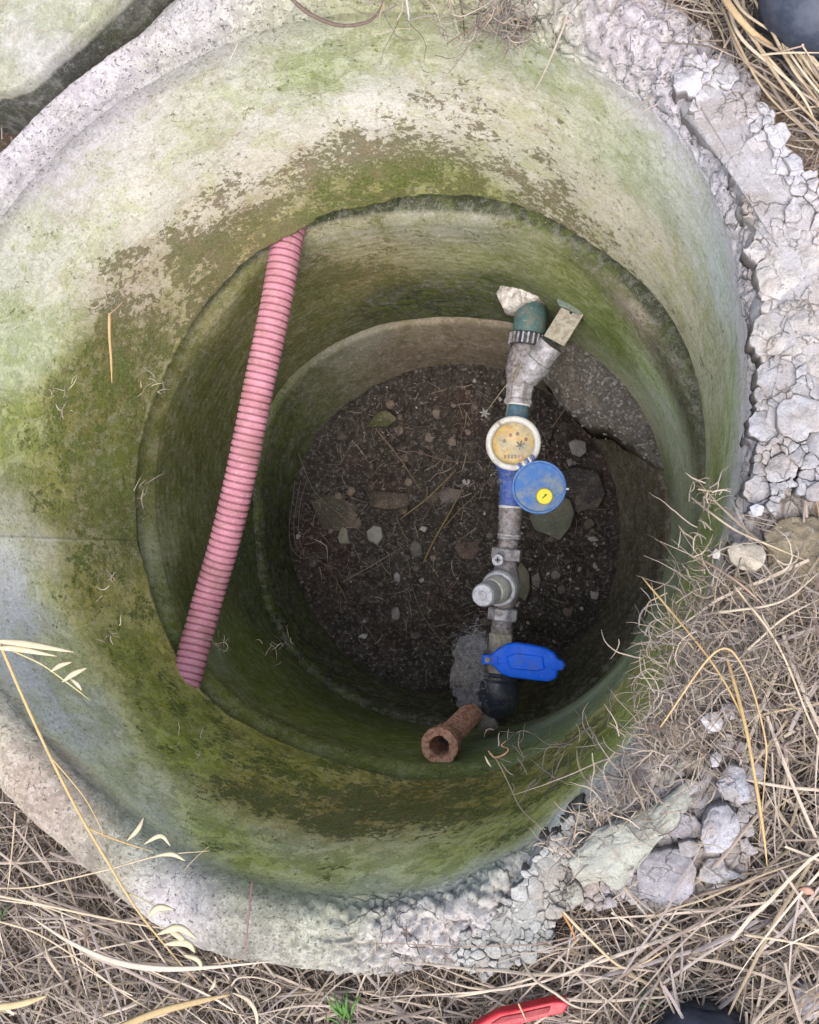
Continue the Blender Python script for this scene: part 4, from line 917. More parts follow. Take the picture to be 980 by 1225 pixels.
twig('short dark twig rising from the long slanting one', [(468,530,.03),(480,508,.03),(492,482,.03)], .0014, (96,78,70))
twig('thin root curving from the left towards the meter', [(486,540,.03),(500,541,.04),(530,550,.05),(560,553,.05),(580,552,.06)], .0013, (118,102,92))
twig('upper straw of the crossed bundle on the floor', [(480,620,.03),(510,597,.04),(540,568,.04),(546,562,.03)], .0018, (136,120,92))
twig('thick olive straw of the crossed bundle on the floor', [(506,674,.03),(520,645,.045),(540,610,.045),(555,580,.04)], .0024, (132,120,80), 'straw', 'straw')
twig('thin straw beside the thick olive one', [(530,632,.03),(550,610,.04),(574,588,.03)], .0014, (124,110,84), 'straw', 'straw')
twig('dark straw crossing beneath the thick olive one', [(494,650,.02),(512,612,.03),(540,566,.03),(551,536,.03),(552,500,.03)], .0013, (104,92,78))
twig('paired pale twigs below the crossed bundle, upper one', [(410,696,.02),(446,676,.03),(480,655,.03)], .0020, (128,118,104))
twig('paired pale twigs below the crossed bundle, lower one', [(414,690,.02),(440,684,.025),(478,662,.025)], .0013, (116,104,92))
twig('short twig pointing down left of the paired twigs', [(404,698,.02),(410,708,.02),(416,722,.02)], .0013, (124,116,96))
twig('thin twig curving down to the grey lump by the lever', [(492,700,.02),(506,736,.03),(528,766,.03),(545,778,.04)], .0013, (118,108,84))
twig('short twig low on the left of the floor', [(436,748,.02),(445,760,.02),(452,772,.02)], .0012, (120,110,84))
twig('small crooked straw under the crossed bundle', [(474,618,.03),(484,640,.03),(496,652,.03)], .0013, (118,104,78))
twig('reddish twig on the floor right of the meter pipe', [(660,512,.03),(670,498,.04),(680,484,.05)], .0013, (150,120,100))
twig('faint horizontal twig near the top of the floor', [(494,511,.02),(510,510,.02),(528,506,.02)], .001, (96,86,76))
twig('white bent wire end on the left of the floor', [(376,645,.02),(386,650,.03),(391,656,.03),(392,672,.02)], .0012, (190,186,180), 'wire', 'wire')
t = thing('wire_coil', 'loose coil of thin grey wire against the left edge of the floor', 'wire')
for d_ in (0, 7, 14):
    P = catmull([at(x, y, ZF + h) for x, y, h in ((353 + d_, 575, .10), (350 + d_ * .7, 600, .06), (346 + d_ * .8, 630, .03), (349 + d_ * .9, 655, .02), (362 + d_ * 1.4, 668 + d_ * .2, .02), (378 + d_, 664 + d_, .02))], 10)
    me = tube_mesh('turn', P, .0011, 6); link('turn', me, mat_plain('grey_wire', lin((120,112,104)), rough=.5) if d_ == 0 else bpy.data.materials['grey_wire'], t)
nl = 520; a = rng.uniform(0, 6.28, nl); q = np.sqrt(rng.random(nl)) * .43
xy = np.c_[o3.c[0] + q * np.cos(a), o3.c[1] + q * np.sin(a)]
tag(link('litter', join_tinted('litter', [blades('l', np.c_[xy, floor_h(np.c_[xy, 0 * q]) + .006], rng.uniform(0, 6.28, nl), rng.uniform(.01, .07, nl), rng.uniform(.0005, .0013, nl), rng.uniform(-.05, .15, nl), rng.normal(0, .5, nl), np.array(PAL)[rng.integers(0, len(PAL), nl)] * rng.uniform(.5, 1.5, nl)[:, None])]), M['grass']), 'fine dry litter of broken stems on the well floor', 'litter', kind='stuff')
# fine thread that hangs from the ledge
straw('fine pale thread hanging from the ledge down over the floor', [(398,420,-1.10),(372,432,-1.11),(344,455,-1.13),(334,480,-1.2),(342,510,-1.3),(358,545,-1.36),(372,580,-1.37),(386,598,-1.37),(410,618,-1.36),(432,636,-1.36),(452,652,-1.37),(466,662,-1.37)], .0011, (150,146,128), cat='thread', name='thread', flat=1)

# ------------------------------------------------------------------ pink corrugated hose
def mat_hose():
    k = NT('pink_plastic'); n1 = k.noise(30, 7, .7); n2 = k.noise(220, 5, .7)
    c = k.mix(k.ramp(n1, .35, .65, 0, .7), lin((184,128,146)), lin((158,104,116)))
    c = k.mix(k.ramp(n2, .5, .7, 0, .5), c, lin((206,168,180)))
    c = k.mix(k.ramp(k.noise(55, 6, .8), .53, .66, 0, .7), c, lin((142,110,98)))
    c = k.mix(k.ramp(k.noise(120, 7, .8), .57, .63, 0, .55), c, lin((200,186,180)))
    c = k.mix(k.ramp(k.noise(9, 5, .7), .5, .68, 0, .4), c, lin((122,98,80)))
    groove_mask = k.attr('groove', 'Fac'); c = k.mix(k.mth('MULTIPLY', groove_mask, .62), c, lin((104,56,64)))  # darker pink in the grooves between the ribs
    return k.out(c, .68, k.bump(n2, .4, .0006), spec=.2)
hz = -0.535
hpts = [(362,215,hz-.03),(353,252,hz-.01),(343,292,hz),(333,350,hz+.004),(322,405,hz+.006),(309,465,hz+.006),(296,530,hz+.004),(282,595,hz),(267,655,hz-.004),(252,706,hz-.004),(238,756,hz+.012),(224,808,hz+.036),(214,846,hz+.056),(205,880,hz+.066)]
P = catmull([at(*p) for p in hpts], 60)
L = np.r_[0, np.cumsum(np.linalg.norm(np.diff(P, axis=0), axis=1))]
NR = 84 * 10; s_ = np.linspace(0, L[-1], NR + 1); P = np.stack([np.interp(s_, L, P[:, k]) for k in range(3)], -1)
Rh = sz(17.6, 300, 500, hz)
ph = (s_ / (L[-1] / 84)) % 1.0
g_ = np.abs(ph - .5) * 2
prof = sstep(.10, .42, 1 - g_)   # 0 in groove, 1 on rib
rad_ = Rh * (.875 + .125 * np.where(prof > 0, np.sqrt(np.clip(prof, 0, 1)), 0)) * (1 + .010 * fbm(np.c_[s_ * 9, 0 * s_, 0 * s_], 1, 3, 90))
me = tube_mesh('hose', P, rad_, 36, 1.0, True, caps=False)
gr_ = np.tile(1 - sstep(0, .6, prof), 36); at_ = me.attributes.new('groove', 'FLOAT', 'POINT'); at_.data.foreach_set('value', gr_.astype(np.float32))
tag(link('corrugated_hose', me, mat_hose()), 'pink ribbed plastic hose stretched across the left side of the well', 'hose')

# ------------------------------------------------------------------ water meter line
M['galv'] = mat_plain('dull_grey_metal', lin((186,186,194)), tuple(lin((118,114,120))), rough=.55, grain=90, amt=.8, metal=.25, mud=0.5)
M['brown'] = mat_plain('grimy_grey_metal', lin((156,152,156)), tuple(lin((88,82,82))), rough=.65, grain=110, amt=.9, metal=.1, mud=0.6)
M['green'] = mat_plain('dark_green_plastic', lin((58,92,94)), tuple(lin((96,116,112))), rough=.6, grain=120, amt=.6, mud=0.6)
M['greenpale'] = mat_plain('pale_green_corrosion', lin((130,156,140)), tuple(lin((84,112,98))), rough=.8, grain=120, amt=.9)
M['dark'] = mat_plain('black_plastic', lin((36,42,54)), tuple(lin((92,98,108))), rough=.35, grain=60, amt=.45, lo=.5, hi=.75, mud=0.35)
M['bluepipe'] = mat_plain('faded_blue_plastic', lin((66,104,130)), tuple(lin((110,134,140))), rough=.5, grain=80, amt=.6, mud=0.5)
M['blue'] = mat_plain('blue_plastic', lin((30,72,170)), tuple(lin((92,112,150))), rough=.5, grain=80, amt=.8, mud=0.45)
M['lever'] = mat_plain('bright_blue_plastic', lin((0,104,244)), tuple(lin((6,88,214))), rough=.5, grain=40, amt=.45, bumpd=.0004, spec=.25, mud=0.26)
M['white'] = mat_plain('off_white_plastic', lin((206,206,204)), tuple(lin((176,172,166))), rough=.5, grain=90, amt=.5, lo=.5, hi=.7, mud=0.35)
M['whitegrey'] = mat_plain('grey_white_plastic', lin((196,200,210)), tuple(lin((140,140,150))), rough=.5, grain=90, amt=.6, mud=0.4)
M['rust'] = mat_plain('rusty_iron', lin((196,156,136)), tuple(lin((132,86,66))), rough=.9, grain=130, amt=.9, bumpd=.0015, spec=.15)
M['hole'] = mat_plain('dark_bore', lin((40,44,54)), rough=.8)
M['zinc'] = mat_plain('stained_tag_metal', lin((176,172,158)), tuple(lin((128,120,104))), rough=.6, grain=100, amt=.8, mud=0.5)
M['yellow'] = mat_plain('yellow_paper', lin((236,222,62)), tuple(lin((206,190,60))), rough=.5, grain=200, amt=.3)
W = thing('water_meter_line', 'water pipe with a meter, fittings and a bright blue lever crossing the deep well', 'water pipe')
def part(nm, me, mat, par=W):
    return link(nm, me, M[mat] if isinstance(mat, str) else mat, par)
def seg_(nm, a, b, prof, mat, za, zb, seg=32, smooth=False, par=W, px=True):
    """turned fitting between two photo points; profile radii in photo pixels"""
    A, B = at(*a, za), at(*b, zb); k = sz(1, a[0], a[1], (za + zb) / 2)
    return part(nm, lathe(nm, A, B, [(0, 0)] + [(t_, r_ * k) for t_, r_ in prof] + [(1, 0)], seg, smooth), mat, par)
zp = -0.90
# end in the wall: crumpled bag, dark green coupling, nut
seg_('pipe_end', (634,335), (637,372), [(0,13),(.5,13),(.52,16),(1,16)], 'brown', zp-.02, zp)
seg_('coupling', (637,362), (632,404), [(0,12),(.10,17),(.35,20),(.8,20.5),(.86,19),(1,19)], 'green', zp, zp, 40, True)
k_ = thing
nut = seg_('ring_nut', (632.5,400), (630,415), [(0,20),(.1,22),(.85,22),(1,20)], 'dark', zp, zp, 48)
A, B = at(632.5,400,zp), at(630,415,zp); kk = sz(1,632,405,zp)
axn = (B - A) / np.linalg.norm(B - A); un = np.array([0,0,1.0]); wn = np.cross(axn, un)
for i in range(22):
    a = i / 22 * 6.28; c_ = (A + B) / 2 + (math.cos(a) * wn + math.sin(a) * un) * 22 * kk
    rr_ = math.cos(a) * wn + math.sin(a) * un; tt_ = np.cross(axn, rr_)
    part('rib', box_mesh('rib', c_, (kk * 1.1, kk * 6.5, kk * 1.2), (tt_, axn, rr_)), 'galv', nut)
yv = seg_('valve_body', (630,413), (621,466), [(0,17),(.12,18),(.3,20),(.55,21),(.75,19),(.9,16),(1,15)], 'brown', zp, zp, 36, True)
seg_('side_branch', (629,452), (660,412), [(0,16),(.3,17.5),(.32,18.5),(.52,18.5),(.54,16),(1,16)], 'galv', zp+.005, zp+.03, 28, False)
seg_('collar', (622.5,461), (620,484), [(0,17.5),(.15,18.5),(.25,17),(.7,16.5),(.8,18),(1,18)], 'galv', zp, zp, 8)
seg_('knob', (616,436), (611,438), [(0,5),(.8,5.5)], 'brown', zp+.02, zp+.025, 12)
seg_('seal_ring', (620.3,482), (619.8,485.5), [(0,15),(.5,15.6),(1,15)], 'white', zp, zp, 32)
seg_('blue_pipe', (620,484), (616,520), [(0,13),(.3,14.5),(.7,15),(1,15)], 'bluepipe', zp, zp, 32, True)
# bracket and metal tag
tg_ = at(676,387,zp+.075); ang_ = math.atan2(22, 30)
dv_ = at(690,368,zp+.075) - at(664,410,zp+.075); dl = np.linalg.norm(dv_); dv_ /= dl; nz_ = np.array([-.1,.12,1.0]); nz_ -= dv_ * (nz_ @ dv_); nz_ /= np.linalg.norm(nz_)
tag_o = part('metal_tag', box_mesh('tag', tg_, (sz(14.5,676,387,zp), dl * .5, .0022), (np.cross(dv_, nz_), dv_, nz_), .4), 'zinc')
hole_c = at(683,374,zp+.079); part('hole', lathe('hole', hole_c - nz_ * .001, hole_c + nz_ * .0015, [(0,0),(0,.0028),(1,.0028),(1,0)], 12), 'hole', tag_o)
me = rock_mesh(px_poly([(664,352),(676,350),(684,358),(700,362),(703,372),(692,376),(680,370),(668,364)], zp+.09), zp+.09, zp+.03, rough=.7, tint=(150,172,158), n=9, seg=40); part('bracket', me, M['rock'])
# crumpled bag at the wall
me = rock_mesh(px_poly([(596,352),(602,340),(610,330),(632,332),(650,340),(656,350),(650,358),(632,364),(616,372),(602,368)], zp+.02), zp+.05, zp-.06, rough=1.0, tint=(186,176,170), n=20, seg=90, dome=.8)
kb = NT('crumpled_film'); nb = kb.noise(22, 4, .55, dist=2.0)
M['film'] = kb.out(kb.mix(kb.ramp(nb, .4, .6, 0, .6), lin((206,202,198)), lin((160,152,146))), .45, kb.bump(nb, .9, .02), spec=.5)
o_ = link('crumpled_bag', me, M['film']); me.materials.clear(); me.materials.append(M['film']); tag(o_, 'crumpled greyish plastic bag stuffed round the pipe where it meets the wall', 'plastic bag')
# meter
zm = -0.835; km = sz(1, 614, 530, zm); mc = at(614,530,zm)
mb = seg_('meter_body', (616,508), (612,575), [(0,15),(.12,18),(.3,27),(.6,27),(.85,17),(1,15)], 'blue', zp, zp, 36, True)
up_ = np.array([0.05, .03, 1.0]); up_ /= np.linalg.norm(up_)
part('register_housing', lathe('housing', mc - up_ * .06, mc - up_ * .013, [(0,0),(0,27*km),(.6,29*km),(.95,31*km),(1,0)], 48, False), 'bluepipe')
def ringm(nm, c, prof, seg=56, smooth=True):
    """closed ring: profile (radius, height)"""
    a = np.linspace(0, 2 * math.pi, seg, endpoint=False); u = np.array([1,0,0.]) - up_ * up_[0]; u /= np.linalg.norm(u); w = np.cross(up_, u)
    pr = list(prof) + [prof[0]]
    V = c + (np.cos(a)[:,None,None] * u + np.sin(a)[:,None,None] * w) * np.array([p[0] for p in pr])[None,:,None] + up_ * np.array([p[1] for p in pr])[None,:,None]
    return raw_mesh(nm, V, grid_faces(seg, len(pr), flip=False), smooth)
part('bezel', ringm('bezel', mc, [(33.6*km,-.016),(34*km,-.002),(33.4*km,.002),(31*km,.004),(28.5*km,.004),(27*km,.002),(26*km,-.004),(25.5*km,-.012)]), 'white')
part('notch', box_mesh('notch', mc + np.array([-17*km, 24.5*km, .004]), (1.6*km, 3.4*km, .0012), ((.8,.55,0),(-.55,.8,0),(0,0,1))), 'zinc')
kd = NT('yellowed_dial'); nd = kd.noise(28, 4, .6); nd2 = kd.noise(75, 5, .7)
cdl = kd.mix(kd.ramp(nd, .38, .62), lin((196,182,140)), lin((204,166,76)))
cdl = kd.mix(kd.ramp(nd2, .54, .68, 0, .7), cdl, lin((164,112,52)))
M['dial'] = kd.out(cdl, .5)
part('dial', lathe('dial', mc - up_ * .010, mc - up_ * .0085, [(0,0),(0,26*km),(1,26*km),(1,0)], 48), 'dial')
M['ink'] = mat_plain('dark_print', lin((40,34,30)), rough=.5); M['redink'] = mat_plain('red_brown_print', lin((170,86,56)), rough=.6); M['brownink'] = mat_plain('brown_print', lin((128,92,44)), rough=.6)
def on_dial(x, y, h=-.0078): return at(x, y, zm) + up_ * h
star = part('flow_star', lathe('s', on_dial(622.5,532), on_dial(622.5,532,-.0066), [(0,0),(0,1.6*km),(1,1.6*km),(1,0)], 12), 'ink')
for i in range(6):
    a = i / 6 * 6.28 + .3; d_ = np.array([math.cos(a), math.sin(a), 0]); e_ = np.array([-d_[1], d_[0], 0])
    part('star_arm', box_mesh('arm', on_dial(622.5,532,-.0068) + d_ * 2.9*km, (2.9*km, .9*km, .0006), (d_, e_, (0,0,1))), 'ink', star)
for x, y, mt in ((610.5,520,'redink'),(619,518.5,'brownink'),(603,527,'brownink'),(629,525,'redink')):
    sd_ = part('sub_dial', lathe('sd', on_dial(x,y), on_dial(x,y,-.0072), [(0,0),(0,2.4*km),(1,2.4*km),(1,0)], 16), mt)
    part('pointer', box_mesh('pointer', on_dial(x+.4,y-.8,-.0068), (.5*km,1.8*km,.0003)), 'ink', sd_)
cn = part('counter', box_mesh('counter', on_dial(615,545.5,-.0074), (12.5*km, 3.2*km, .0004), ((1,-.06,0),(.06,1,0),(0,0,1))), 'yellow'); cn.data.materials.clear(); cn.data.materials.append(M['dial'])
for i, x in enumerate((604,608.2,612.4,616.6,620.8,625)):
    part('digit_wheel', box_mesh('digit', on_dial(x,545.8 - (i - 2) * .12,-.0066), (1.35*km, 2.4*km, .0006)), 'brownink' if i < 4 else 'redink', cn)
kg = NT('grimy_glass'); kg.t.nodes.remove(kg.b)
tr = kg.n('ShaderNodeBsdfTransparent'); gl = kg.n('ShaderNodeBsdfGlossy'); gl.inputs['Roughness'].default_value = .35; df = kg.n('ShaderNodeBsdfDiffuse'); df.inputs[0].default_value = (*lin((176,176,160)), 1)
m1 = kg.n('ShaderNodeMixShader'); kg.val(kg.ramp(kg.noise(35, 6, .7), .45, .7, .06, .38), m1.inputs[0]); kg.l(tr.outputs[0], m1.inputs[1]); kg.l(df.outputs[0], m1.inputs[2])
m2 = kg.n('ShaderNodeMixShader'); fr = kg.n('ShaderNodeFresnel'); m2.inputs[0].default_value = .03; kg.l(m1.outputs[0], m2.inputs[1]); kg.l(gl.outputs[0], m2.inputs[2])
kg.l(m2.outputs[0], kg.t.nodes['Material Output'].inputs[0])
part('glass', lathe('glass', mc - up_ * .006, mc - up_ * .0005, [(0,0),(0,26*km),(.5,25.8*km),(.9,20*km),(1,0)], 48, True), kg.m)
# open lid
zl = zm + .006; lc = at(645,583,zl); kl = sz(1,645,583,zl)
kL = NT('scuffed_blue_lid'); nL = kL.noise(16, 6, .7); nL2 = kL.noise(90, 7, .75)
cL = kL.mix(kL.ramp(nL, .40, .62), lin((58,108,176)), lin((128,138,140)))
cL = kL.mix(kL.ramp(nL2, .5, .7, 0, .5), cL, lin((112,140,150)))
cL = kL.mix(kL.ramp(kL.noise(60, 5, .8), .62, .74, 0, .6), cL, lin((150,120,112)))
M['lid'] = kL.out(cL, .5, kL.bump(nL2, .4, .0008))
upl = up_; lid = part('lid', lathe('lid', lc - upl * .006, lc, [(0,0),(0,31*kl),(.9,31*kl),(1,30*kl),(1,0)], 56), 'lid')
part('lid_rim', ringm('lid_rim', lc, [(31*kl,-.008),(33.4*kl,-.006),(33.4*kl,.004),(32.6*kl,.0058),(31.2*kl,.0058),(30.4*kl,.004),(30.2*kl,-.002)]), mat_plain('blue_rim_plastic', lin((92,134,196)), tuple(lin((60,96,160))), rough=.4), lid)
yc = at(651.5,594,zl) + upl * .0012
stk = part('sticker', lathe('sticker', yc - upl * .002, yc + upl * .0006, [(0,0),(0,10*kl),(1,10*kl),(1,0)], 40), 'yellow', lid)
part('sticker_edge', ringm('e', yc, [(9.4*kl,0),(10.6*kl,0),(10.6*kl,.0016),(9.4*kl,.0016)], 40, False), mat_plain('gold_print', lin((150,140,60)), rough=.5), lid)
part('sticker_mark', box_mesh('mark', yc + upl * .0009, (3.4*kl, .8*kl, .0003), ((.75,.66,0),(-.66,.75,0),(0,0,1))), 'brownink', lid)
part('sticker_mark', box_mesh('mark', yc + upl * .0009 + np.array([1.6*kl,2.2*kl,0]), (1.6*kl, .7*kl, .0003), ((1,0,0),(0,1,0),(0,0,1))), 'brownink', lid)
for x, y, c_ in ((622,557,'blue'),(627,554.5,'white'),(632,551.5,'blue'),(634,550,'white'),(638,547.5,'blue')):
    part('hinge', box_mesh('hinge', at(x,y,zl) + upl * .002, (1.7*kl, 3.6*kl, .005), ((.86,.5,0),(-.5,.86,0),(0,0,1)), .5), c_, lid)
part('latch', box_mesh('latch', at(679,585,zl), (1.8*kl, 1.2*kl, .002)), 'whitegrey', lid)
# below the meter
seg_('blue_sleeve', (612,570), (611,606), [(0,17),(.2,14),(.8,14),(1,15)], 'blue', zp, zp, 32, True)
seg_('seal_ring', (611,603), (610.8,608), [(0,14),(.5,15),(1,14)], 'white', zp, zp, 32)
seg_('pipe', (611,607), (609,642), [(0,13.5),(.05,14.5),(.42,14.5),(.45,13.4),(.50,13.4),(.53,14.6),(.56,13.4),(.60,14.6),(.63,13.4),(.67,14.6),(.70,13.4),(.9,14),(1,13.5)], 'brown', zp, zp, 32, True)
seg_('collar', (609.5,638), (609,645), [(0,13.5),(.2,15),(.45,15),(.55,13.8),(.75,15),(1,14)], 'galv', zp, zp, 32)
seg_('reducer', (609,645), (607,657), [(0,12),(1,12.5)], 'brown', zp, zp, 24)
seg_('hex_nut', (607,656), (605.5,670), [(0,18),(.08,20),(.92,20),(1,18)], 'galv', zp, zp, 6)
sc_ = part('screw', lathe('screw', at(597,671,zp+.02), at(595.5,670,zp+.055), [(0,0),(0,6*kk),(.8,7.4*kk),(1,6.6*kk),(1,0)], 28), 'whitegrey')
sc_c = at(595.5,670,zp+.0565)
part('cross_slot', box_mesh('slot', sc_c, (3.2*kk, .8*kk, .0008)), 'hole', sc_); part('cross_slot', box_mesh('slot', sc_c + np.array([0,0,.0004]), (.8*kk, 3.2*kk, .0008)), 'hole', sc_)
seg_('pressure_valve_body', (606,668), (602,736), [(0,12),(.15,14),(.35,18),(.65,18),(.85,13),(1,12)], 'brown', zp, zp, 28, True)
fl_ = seg_('bonnet_flange', (602,700), (596,705), [(0,20),(.15,22),(.8,22.5),(1,21)], 'whitegrey', zp+.005, zp+.045, 40)
seg_('bonnet', (597,704), (587,708), [(0,18),(.5,17.5),(.9,15.5),(1,15)], 'white', zp+.04, zp+.085, 40, True)
cap = seg_('cap', (588,708), (577,712.5), [(0,14.5),(.05,15.5),(.5,15.2),(.9,14.2),(1,12.5)], 'whitegrey', zp+.075, zp+.135, 36)
seg_('cap_plug', (577,712.5), (576.4,712.8), [(0,6.5),(1,6)], 'galv', zp+.1355, zp+.1385, 6, par=cap)
seg_('hex_nut', (602.5,727), (601,742), [(0,17),(.1,19),(.9,19),(1,17)], 'galv', zp, zp, 8)
seg_('pipe', (601,741), (600,760), [(0,12.5),(.45,12.5),(.5,13.5),(1,13.5)], 'brown', zp, zp, 24)
seg_('hex_nut', (600,757), (598.5,778), [(0,14.5),(.1,16),(.9,16),(1,14.5)], M['zinc'], zp, zp, 6)
seg_('ball_valve_body', (598.5,776), (596.5,812), [(0,14),(.2,16),(.7,16),(.8,18),(1,18)], 'zinc', zp, zp, 24, False)
# blue lever
zlv = zp + .075
lp = [(577,783),(588,783),(596,776),(606,770),(618,768.5),(636,771),(654,775),(664,781),(668,788),(674,790),(677,796),(674,801),(668,802),(666,811),(657,815),(636,813),(612,810),(600,806),(592,798),(588,794),(577,794)]
lw = px_poly(lp, zlv); lw = resample(lw, 160)
lev = part('lever', prism_mesh('lever', lw, zlv + .010, zlv - .012, .0055, 5, True, dome=.002), 'lever')
pn = px_poly([(606,786),(616,781),(650,785),(652,800),(644,803),(610,800)], zlv + .010)
part('lever_panel', prism_mesh('panel', resample(pn, 60), zlv + .0145, zlv + .008, .003, 3, True), 'lever', lev)
part('lever_rib', box_mesh('rib', at(594,789,zlv+.011), (sz(1.4,594,789,zlv), sz(4,594,789,zlv), .003)), 'lever', lev)
seg_('spindle', (590,790), (590,789.5), [(0,8),(1,7)], 'galv', zp+.01, zlv-.010, 16)
part('bolt', lathe('bolt', at(583.5,789.5,zlv+.008), at(583.5,789.5,zlv+.016), [(0,0),(0,3.4*kk),(.9,3.4*kk),(1,2.8*kk),(1,0)], 6), 'zinc', lev)
# black elbow
Pe = catmull([at(597,806,zp), at(596,818,zp+.003), at(595,829,zp-.0), at(594.5,837,zp-.02), at(594.5,838,zp-.06), at(598,832,zp-.12)], 8)
ke = sz(1,595,835,zp)
part('elbow', tube_mesh('elbow', Pe, np.interp(np.linspace(0,1,len(Pe)), [0,.12,.15,.5,1], [20*ke,21*ke,25*ke,26*ke,24*ke]), 36, 1, True), 'dark')
seg_('elbow_collar', (597,806), (596.6,812), [(0,21),(.3,23),(1,23)], 'dark', zp, zp, 36)
# rusty riser
A_, B_ = at(566,851,zp+.0), at(525.5,893,-.60)
kr = sz(1,525,893,-.60)
pr = [(0,15)]
for i in range(22):
    t_ = .02 + .72 * i / 22; pr += [(t_, 13.0), (t_ + .016, 15.7)]
pr += [(.75,14.5),(.86,16),(.87,21),(.93,23),(1.0,22.6)]
axr = (B_ - A_) / np.linalg.norm(B_ - A_); Lr = np.linalg.norm(B_ - A_)
prof_all = [(0,0)] + [(t_, r_ * kr) for t_, r_ in pr] + [(1.005, 21*kr), (1.005, 13*kr), (.99, 12*kr), (.72, 11.5*kr)]
rp = part('rusty_pipe', lathe('rusty_pipe', A_, B_, prof_all, 44, False), 'rust')
vv = np.empty(len(rp.data.vertices) * 3, np.float32); rp.data.vertices.foreach_get('co', vv); vv = vv.reshape(-1, 3)
vv += (.0011 * np.stack([fbm(vv + 9 * q_, 130, 3, 95 + q_) for q_ in range(3)], -1)).astype(np.float32); rp.data.vertices.foreach_set('co', vv.ravel())
part('bore_shade', lathe('bore_shade', A_ + axr * Lr * .70, A_ + axr * Lr * .74, [(0,0),(0,12*kr),(1,12*kr),(1,0)], 24), 'hole', rp)  # dark disc that paints the shade deep inside the hollow pipe
# mortar and fluff round the fittings
me = rock_mesh(px_poly([(540,800),(545,775),(556,762),(572,758),(584,770),(584,800),(578,830),(584,850),(572,862),(556,850),(546,830),(538,815)], zp+.02), zp+.045, zp-.12, rough=1.7, tint=(136,138,144), n=24, seg=110)
tag(link('mortar_lump', me, M['rock']), 'grey crumbly mortar lump beside the blue lever and black elbow', 'mortar lump')
me = rock_mesh(px_poly([(570,862),(582,852),(592,860),(597,870),(588,876),(574,872)], zp+.01), zp+.02, zp-.1, rough=.7, tint=(146,142,132), n=12, seg=50)
tag(link('mortar_lump', me, M['rock']), 'small pale mortar lump between the rusty pipe and the black elbow', 'mortar lump')
ms = []; n = 900
cB = np.array([at(x, y, z) for x, y, z in zip(rng.normal(568, 10, n), rng.normal(792, 20, n), rng.uniform(zp+.02, zp+.07, n))])
ms.append(blades('w', cB, rng.uniform(0,6.28,n), rng.uniform(.008,.03,n), np.full(n,.0003), rng.uniform(-1,1,n), rng.normal(0,3,n), np.repeat(lin((150,152,158))[None], n, 0), wob=2, nseg=6))
n = 60; cB = np.array([at(x, y, z) for x, y, z in zip(rng.normal(604, 8, n), rng.normal(572, 8, n), rng.uniform(zp, zp+.04, n))])
ms.append(blades('w', cB, rng.uniform(0,6.28,n), rng.uniform(.01,.03,n), np.full(n,.00025), rng.uniform(-1,1,n), rng.normal(0,3,n), np.repeat(lin((150,152,150))[None], n, 0), wob=2, nseg=6))
tag(link('cobweb', join_tinted('cobweb', ms), M['grass']), 'grey cobweb fluff clinging to the mortar lump and meter', 'cobweb', kind='stuff')
# straws caught on the valve with their star shaped heads
t = thing('seed_stalk', 'thin pale stalks caught on the pipe, one ending in a star shaped seed head', 'seed stalk')
sub_straw(t, 'stem', [(623,433,zp+.05),(612,452,zp+.08),(597,472,zp+.10),(584,490,zp+.11)], .0011, (190,176,150))
sub_straw(t, 'stem', [(622,436,zp+.05),(614,460,zp+.06),(609,480,zp+.06),(605,500,zp+.06)], .0012, (196,184,160))
for i in range(6):
    a = i / 6 * 6.28 + .2; sub_straw(t, 'seed_ray', [(580,494,zp+.11),(580 + 3.5*math.cos(a),494 + 3.5*math.sin(a),zp+.112),(580 + 7*math.cos(a),494 + 6.5*math.sin(a),zp+.11)], .0024, (150,150,146), leaf=True, flat=.4)
# ------------------------------------------------------------------ small white flecks on the walls
fl = [(318,355,-.56),(243,484,-.5),(102,712,-.12),(128,905,-.08),(460,1008,-.15),(340,1012,-.2),(312,1010,-.2),(560,1012,-.2)]
